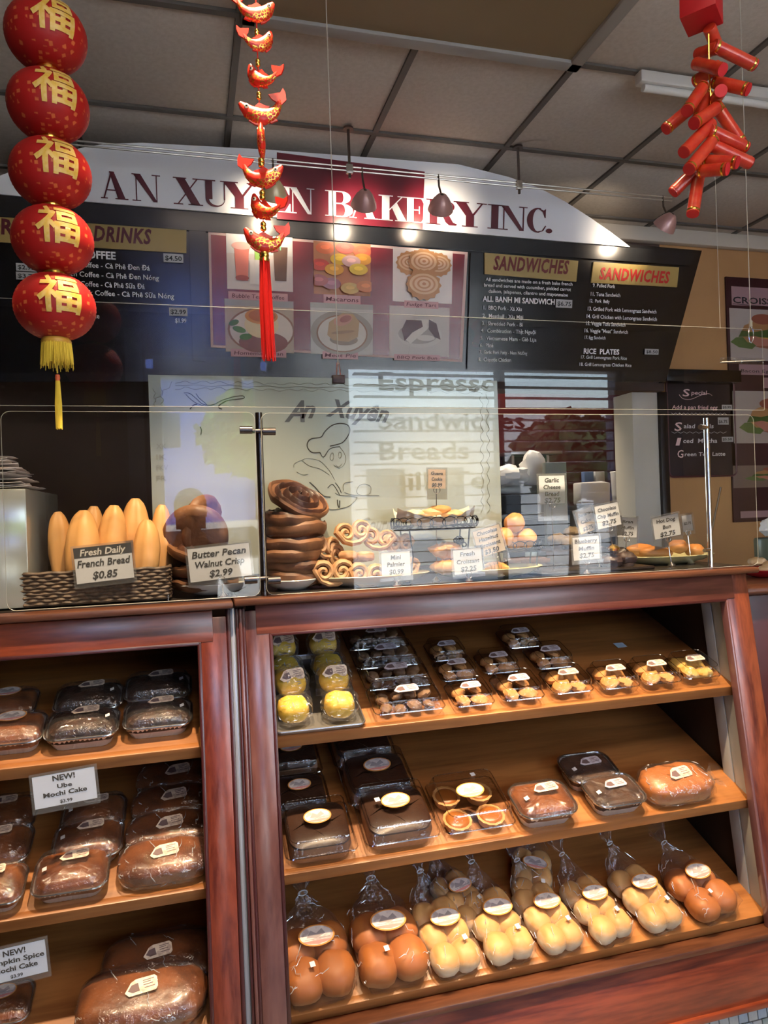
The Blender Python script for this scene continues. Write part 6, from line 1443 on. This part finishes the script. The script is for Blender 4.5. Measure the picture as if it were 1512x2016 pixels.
for i, (x, yt, yb_, w_, Y, ln, lab) in enumerate(((122, 1006, 1150, 46, 2.04, -2, 'leftmost French bread in the basket'), (158, 1004, 1160, 64, 1.99, 1, 'wide French bread second from left, behind the tag'), (182, 996, 1150, 46, 2.07, 2, 'French bread standing behind the second one'), (217, 994, 1155, 56, 2.02, 0, 'French bread standing in the middle of basket'),
      (268, 980, 1150, 56, 2.06, 0, 'tallest French bread right of the middle'), (284, 1022, 1155, 50, 1.985, 0, 'short French bread in front at right of the tag'), (313, 992, 1150, 42, 2.07, 4, 'French bread at right rear of basket'), (330, 997, 1145, 40, 2.13, 6, 'rightmost French bread touching the walnut pastries'))):
    baguette(lab, x, yt, yb_, w_, Y, ln, i+1)
# tags on the counter
card('price_tag', 'tag reading Fresh Daily French Bread $0.85 on the basket', 148, 1074, 262, 1144, 1.935, [('Fresh Daily', .80, .19, .86), ('French Bread', .93, .20, .55), ('$0.85', .44, .21, .20)], PAPER, rz=4, strip=.28, shear=.2)
card('price_tag', 'large tag reading Butter Pecan Walnut Crisp $2.99', 372, 1074, 494, 1140, 1.935, [('Butter Pecan', .88, .20, .80), ('Walnut Crisp', .80, .19, .50), ('$2.99', .38, .20, .20)], PAPER, rz=4, shear=.2, holder=(0,))
card('price_tag', 'tag reading Mini Palmier $0.99', 751, 1086, 808, 1135, 1.93, [('Mini', .36, .18, .78), ('Palmier', .62, .18, .50), ('$0.99', .50, .20, .20)], PAPER, rz=1, shear=.1, holder=(0,))
card('price_tag', 'tag reading Fresh Croissant $2.25', 893, 1080, 949, 1129, 1.93, [('Fresh', .52, .17, .80), ('Croissant', .80, .17, .50), ('$2.25', .55, .20, .20)], PAPER, rz=3, shear=.1, holder=(0,))
card('price_tag', 'cream tag reading Chocolate Hazelnut Croissant $3.50', 936, 1038, 990, 1092, 1.95, [('Chocolate', .76, .14, .86), ('Hazelnut', .72, .14, .63), ('Croissant', .78, .14, .40), ('$3.50', .55, .17, .15)], PAPERY, rz=14, shear=.1, holder=(.1,), ext=.02)
card('price_tag', 'small cream tag reading Guava Cookie $0.99 above wire stand', 843, 924, 877, 962, 2.0, [('Guava', .7, .16, .80), ('Cookie', .62, .16, .50), ('$0.99', .60, .18, .20)], mat('tag_orange', (.66, .50, .36), .6), rz=-2, shear=.1, holder=(0,), ext=.02)
card('price_tag', 'tag reading Garlic Cheese Bread $2.75, raised high', 1061, 936, 1112, 992, 2.0, [('Garlic', .55, .15, .84), ('Cheese', .66, .15, .60), ('Bread', .55, .15, .36), ('$2.75', .62, .17, .13)], PAPER, rz=0, shear=.1, holder=(0,), ext=.04)
card('price_tag', 'cream tag reading Banana Cake, left of the Chocolate Chip tag', 1136, 1002, 1170, 1048, 2.02, [('Banana', .7, .15, .80), ('Cake', .62, .15, .50), ('$2.75', .60, .16, .18)], PAPERY, rz=16, shear=.1, holder=(.1,))
card('price_tag', 'tag reading Chocolate Chip Muffin $2.75', 1173, 992, 1220, 1038, 1.99, [('Chocolate', .78, .15, .80), ('Chip Muffin', .9, .15, .52), ('$2.75', .60, .18, .22)], PAPER, rz=9, shear=.1, holder=(0,), ext=.02)
card('price_tag', 'tag reading Bran Muffin $2.75 half hidden at right', 1216, 1019, 1254, 1058, 2.03, [('Bran', .55, .16, .80), ('Muffin', .66, .16, .50), ('$2.75', .60, .18, .20)], PAPER, rz=-4, shear=.1, holder=(0,), ext=.02)
card('price_tag', 'tag reading Blueberry Muffin $2.75', 1128, 1056, 1180, 1102, 1.94, [('Blueberry', .86, .17, .82), ('Muffin', .60, .17, .50), ('$2.75', .56, .20, .20)], PAPER, rz=2, shear=.1, holder=(0,))
card('price_tag', 'tag reading Hot Dog Bun $2.75', 1286, 1015, 1338, 1058, 2.02, [('Hot Dog', .72, .17, .80), ('Bun', .32, .17, .50), ('$2.75', .58, .20, .18)], PAPER, rz=8, shear=.1, holder=(0,), ext=.02)
card('price_tag', 'small folded tag right of the Hot Dog tag', 1343, 1014, 1363, 1046, 2.05, [('$2.75', .7, .16, .5)], PAPER, rz=6, shear=.1, holder=(0,))
# beige box with paper bags at far left
p0 = onY(57, 1080, 1.97); bx = thing('bag_box', 'pale metal box at far left with paper bags piled on top', 'box', (p0.x-.2, 2.1, ZC))
zt2 = onY(57, 962, 1.97).z
adopt(MB().box(p0.x-.45, p0.x, 1.955, 2.40, ZC, zt2, bev=.004).build('body', mat('beige_metal', (.42, .42, .36), .16, .35, noise=(2, (.50, .50, .43)))), bx)
rnd = random.Random(11)
for k in range(13):
    w_ = .19+.03*rnd.random(); o = MB().grid(10, 8, lambda u, v: Vector(((u-.5)*w_*1.3, (v-.5)*.24, .004*mnoise.noise(Vector((u*3, v*3, k)))+(.010*(u-.6)**2*4 if u > .6 else 0)))).build('paper_bag', mat('bag_paper', (.78, .70, .66), .7))
    md = o.modifiers.new('thick', 'SOLIDIFY'); md.thickness = .0012
    o.location = (p0.x-.155+.035*rnd.random()-k*.006, 2.10+.02*rnd.random(), zt2+.006+k*.0075); o.rotation_euler = (0, R_(rnd.uniform(-2, 5)), R_(rnd.uniform(-16, 16))); tag(o, ('lowest', 'second lowest', 'third lowest', 'fourth lowest', 'fifth lowest', 'sixth lowest', 'middle', 'sixth from top', 'fifth from top', 'fourth from top', 'third from top', 'second from top', 'topmost')[k]+' pale paper bag in the pile on the metal box', 'paper bag', 'paper bags on the metal box')
# right side: red plate, pot, white bag
e, r = plate('plate', 'red plate with pastries on the side counter at far right', 1463, 1560, 1150, 2.30, .10, mat('red_china', (.45, .012, .02), .2, coat=.5), z=1.2005)
e.location.z = 1.2005
for i, (dx, dy) in enumerate(((-.03, -.03), (.02, .0), (-.01, .04))):
    o = MB().ell((0, 0, 0), (.040, .030, .018), 18, 10, fn=lambda q, u: q+u*.005*mnoise.noise(u*2+Vector((i*3, 0, 0)))).build('pastry', mat('pale_cookie', (0, 0, 0))); o.location = (e.location.x+dx, e.location.y+dy, 1.232+.012*i); tag(o, ('front', 'middle', 'rear')[i]+' golden pastry on the red plate', 'pastry', 'pastries on the red plate')
p = onY(1505, 1075, 2.6); o = MB().lathe([(.06, 0), (.075, .03), (.078, .12), (.074, .13), (.070, .12), (.06, .02)], 24).build('green_pot', mat('pot_green', (.12, .14, .10), .35)); o.location = (p.x+.03, 2.58, 1.2005); tag(o, 'dark green pot on the side counter at far right', 'pot')
o = MB().ell((0, 0, 0), (.05, .04, .04), 18, 12, fn=lambda q, u: q+u*.012*mnoise.noise(u*2.5)).build('plastic_bag', WPL); o.location = (p.x+.02, 2.58, 1.375); tag(o, 'white bag in the dark green pot at far right', 'bag')

# ================================================================ PHOTOGRAPHER (mirrored darkly in the guard glass)
def person(label, x, y, zf, cloth, skin, hair):
    e = thing('person', label, 'person', (x, y, zf))
    J = {'pelvis': (0, 0, .95), 'waist': (0, 0, 1.10), 'chest': (0, .01, 1.30), 'neck': (0, .0, 1.47), 'hb': (0, .015, 1.54), 'head': (0, .02, 1.62), 'top': (0, .0, 1.70)}
    bm = bmesh.new(); V = {}; lay = bm.verts.layers.skin.verify()
    def v(n, p, r, r2=None): q = bm.verts.new(p); q[lay].radius = (r, r2 or r); V[n] = q; return q
    for n, r, r2 in (('pelvis', .15, .11), ('waist', .13, .10), ('chest', .16, .115), ('neck', .055, .055), ('hb', .06, .07), ('head', .080, .095), ('top', .055, .07)): v(n, J[n], r, r2)
    E_ = [('pelvis', 'waist'), ('waist', 'chest'), ('chest', 'neck'), ('neck', 'hb'), ('hb', 'head'), ('head', 'top')]
    for s in (-1, 1):
        t = 'L' if s < 0 else 'R'
        v('sh'+t, (s*.185, .0, 1.40), .062); v('el'+t, (s*.24, .08, 1.17), .046); v('wr'+t, (s*.085, .27, 1.40), .030); v('pa'+t, (s*.070, .315, 1.47), .030, .018)
        v('hip'+t, (s*.10, 0, .88), .095); v('kn'+t, (s*.11, .02, .48), .062); v('an'+t, (s*.11, -.01, .08), .042); v('toe'+t, (s*.13, .15, .03), .035)
        E_ += [('chest', 'sh'+t), ('sh'+t, 'el'+t), ('el'+t, 'wr'+t), ('wr'+t, 'pa'+t), ('pelvis', 'hip'+t), ('hip'+t, 'kn'+t), ('kn'+t, 'an'+t), ('an'+t, 'toe'+t)]
    for a, b in E_: bm.edges.new((V[a], V[b]))
    for q in bm.verts: q[lay].use_root = False
    V['pelvis'][lay].use_root = True
    me = bpy.data.meshes.new('body'); bm.to_mesh(me); bm.free(); me.materials.append(cloth)
    o = bpy.data.objects.new('body', me); COL.objects.link(o); o.parent = e
    o.modifiers.new('skin', 'SKIN').use_smooth_shade = True; sd = o.modifiers.new('sub', 'SUBSURF'); sd.levels = 2; sd.render_levels = 2
    MB().ell((0, .035, 1.625), (.078, .095, .115), 20, 14, fn=lambda q, u: q*(1 if u.z > -.2 else 1+.12*u.z)).ell((0, .135, 1.605), (.012, .016, .020), 10, 8).ell((-.08, .02, 1.61), (.010, .018, .028), 8, 6).ell((.08, .02, 1.61), (.010, .018, .028), 8, 6).build('face', skin, e)
    for s in (-1, 1): MB().ell((s*.030, .118, 1.630), (.011, .008, .007), 10, 8).build('eye', WHITE, e)
    MB().ell((0, .125, 1.565), (.022, .010, .006), 12, 8).build('mouth', INKR, e)
    MB().ell((0, .01, 1.655), (.090, .105, .100), 20, 12, fn=lambda q, u: q if u.y < .55 or u.z > .35 else q*.72).build('hair', hair, e)
    for s in (-1, 1):
        for f in range(5):
            if f < 4: pts = [(s*.070, .315+.002*f, 1.475-.014*f+.012), (s*(.060-.004*f), .345, 1.50-.017*f), (s*(.040-.003*f), .352, 1.497-.018*f), (s*(.025), .340, 1.492-.018*f)]
            else: pts = [(s*.075, .305, 1.46), (s*.060, .300, 1.475), (s*.040, .306, 1.480)]
            MB().tube(pts, [.0095, .009, .008, .0065][:len(pts)], 8).build('finger', skin, e)
    ph = tag(MB().box(-.075, .075, -.004, .004, -.036, .036, bev=.003).build('phone', BLACK), 'dark phone held up in both hands behind the view', 'phone'); ph.location = (x, y+.325, 1.42+.06)
    return e
person('person in dark top holding up a phone, mirrored in the glass', .0, -.40, -.08, mat('dark_cloth', (.03, .03, .035), .8), mat('skin', (.50, .30, .20), .5), mat('hair', (.02, .015, .012), .5))
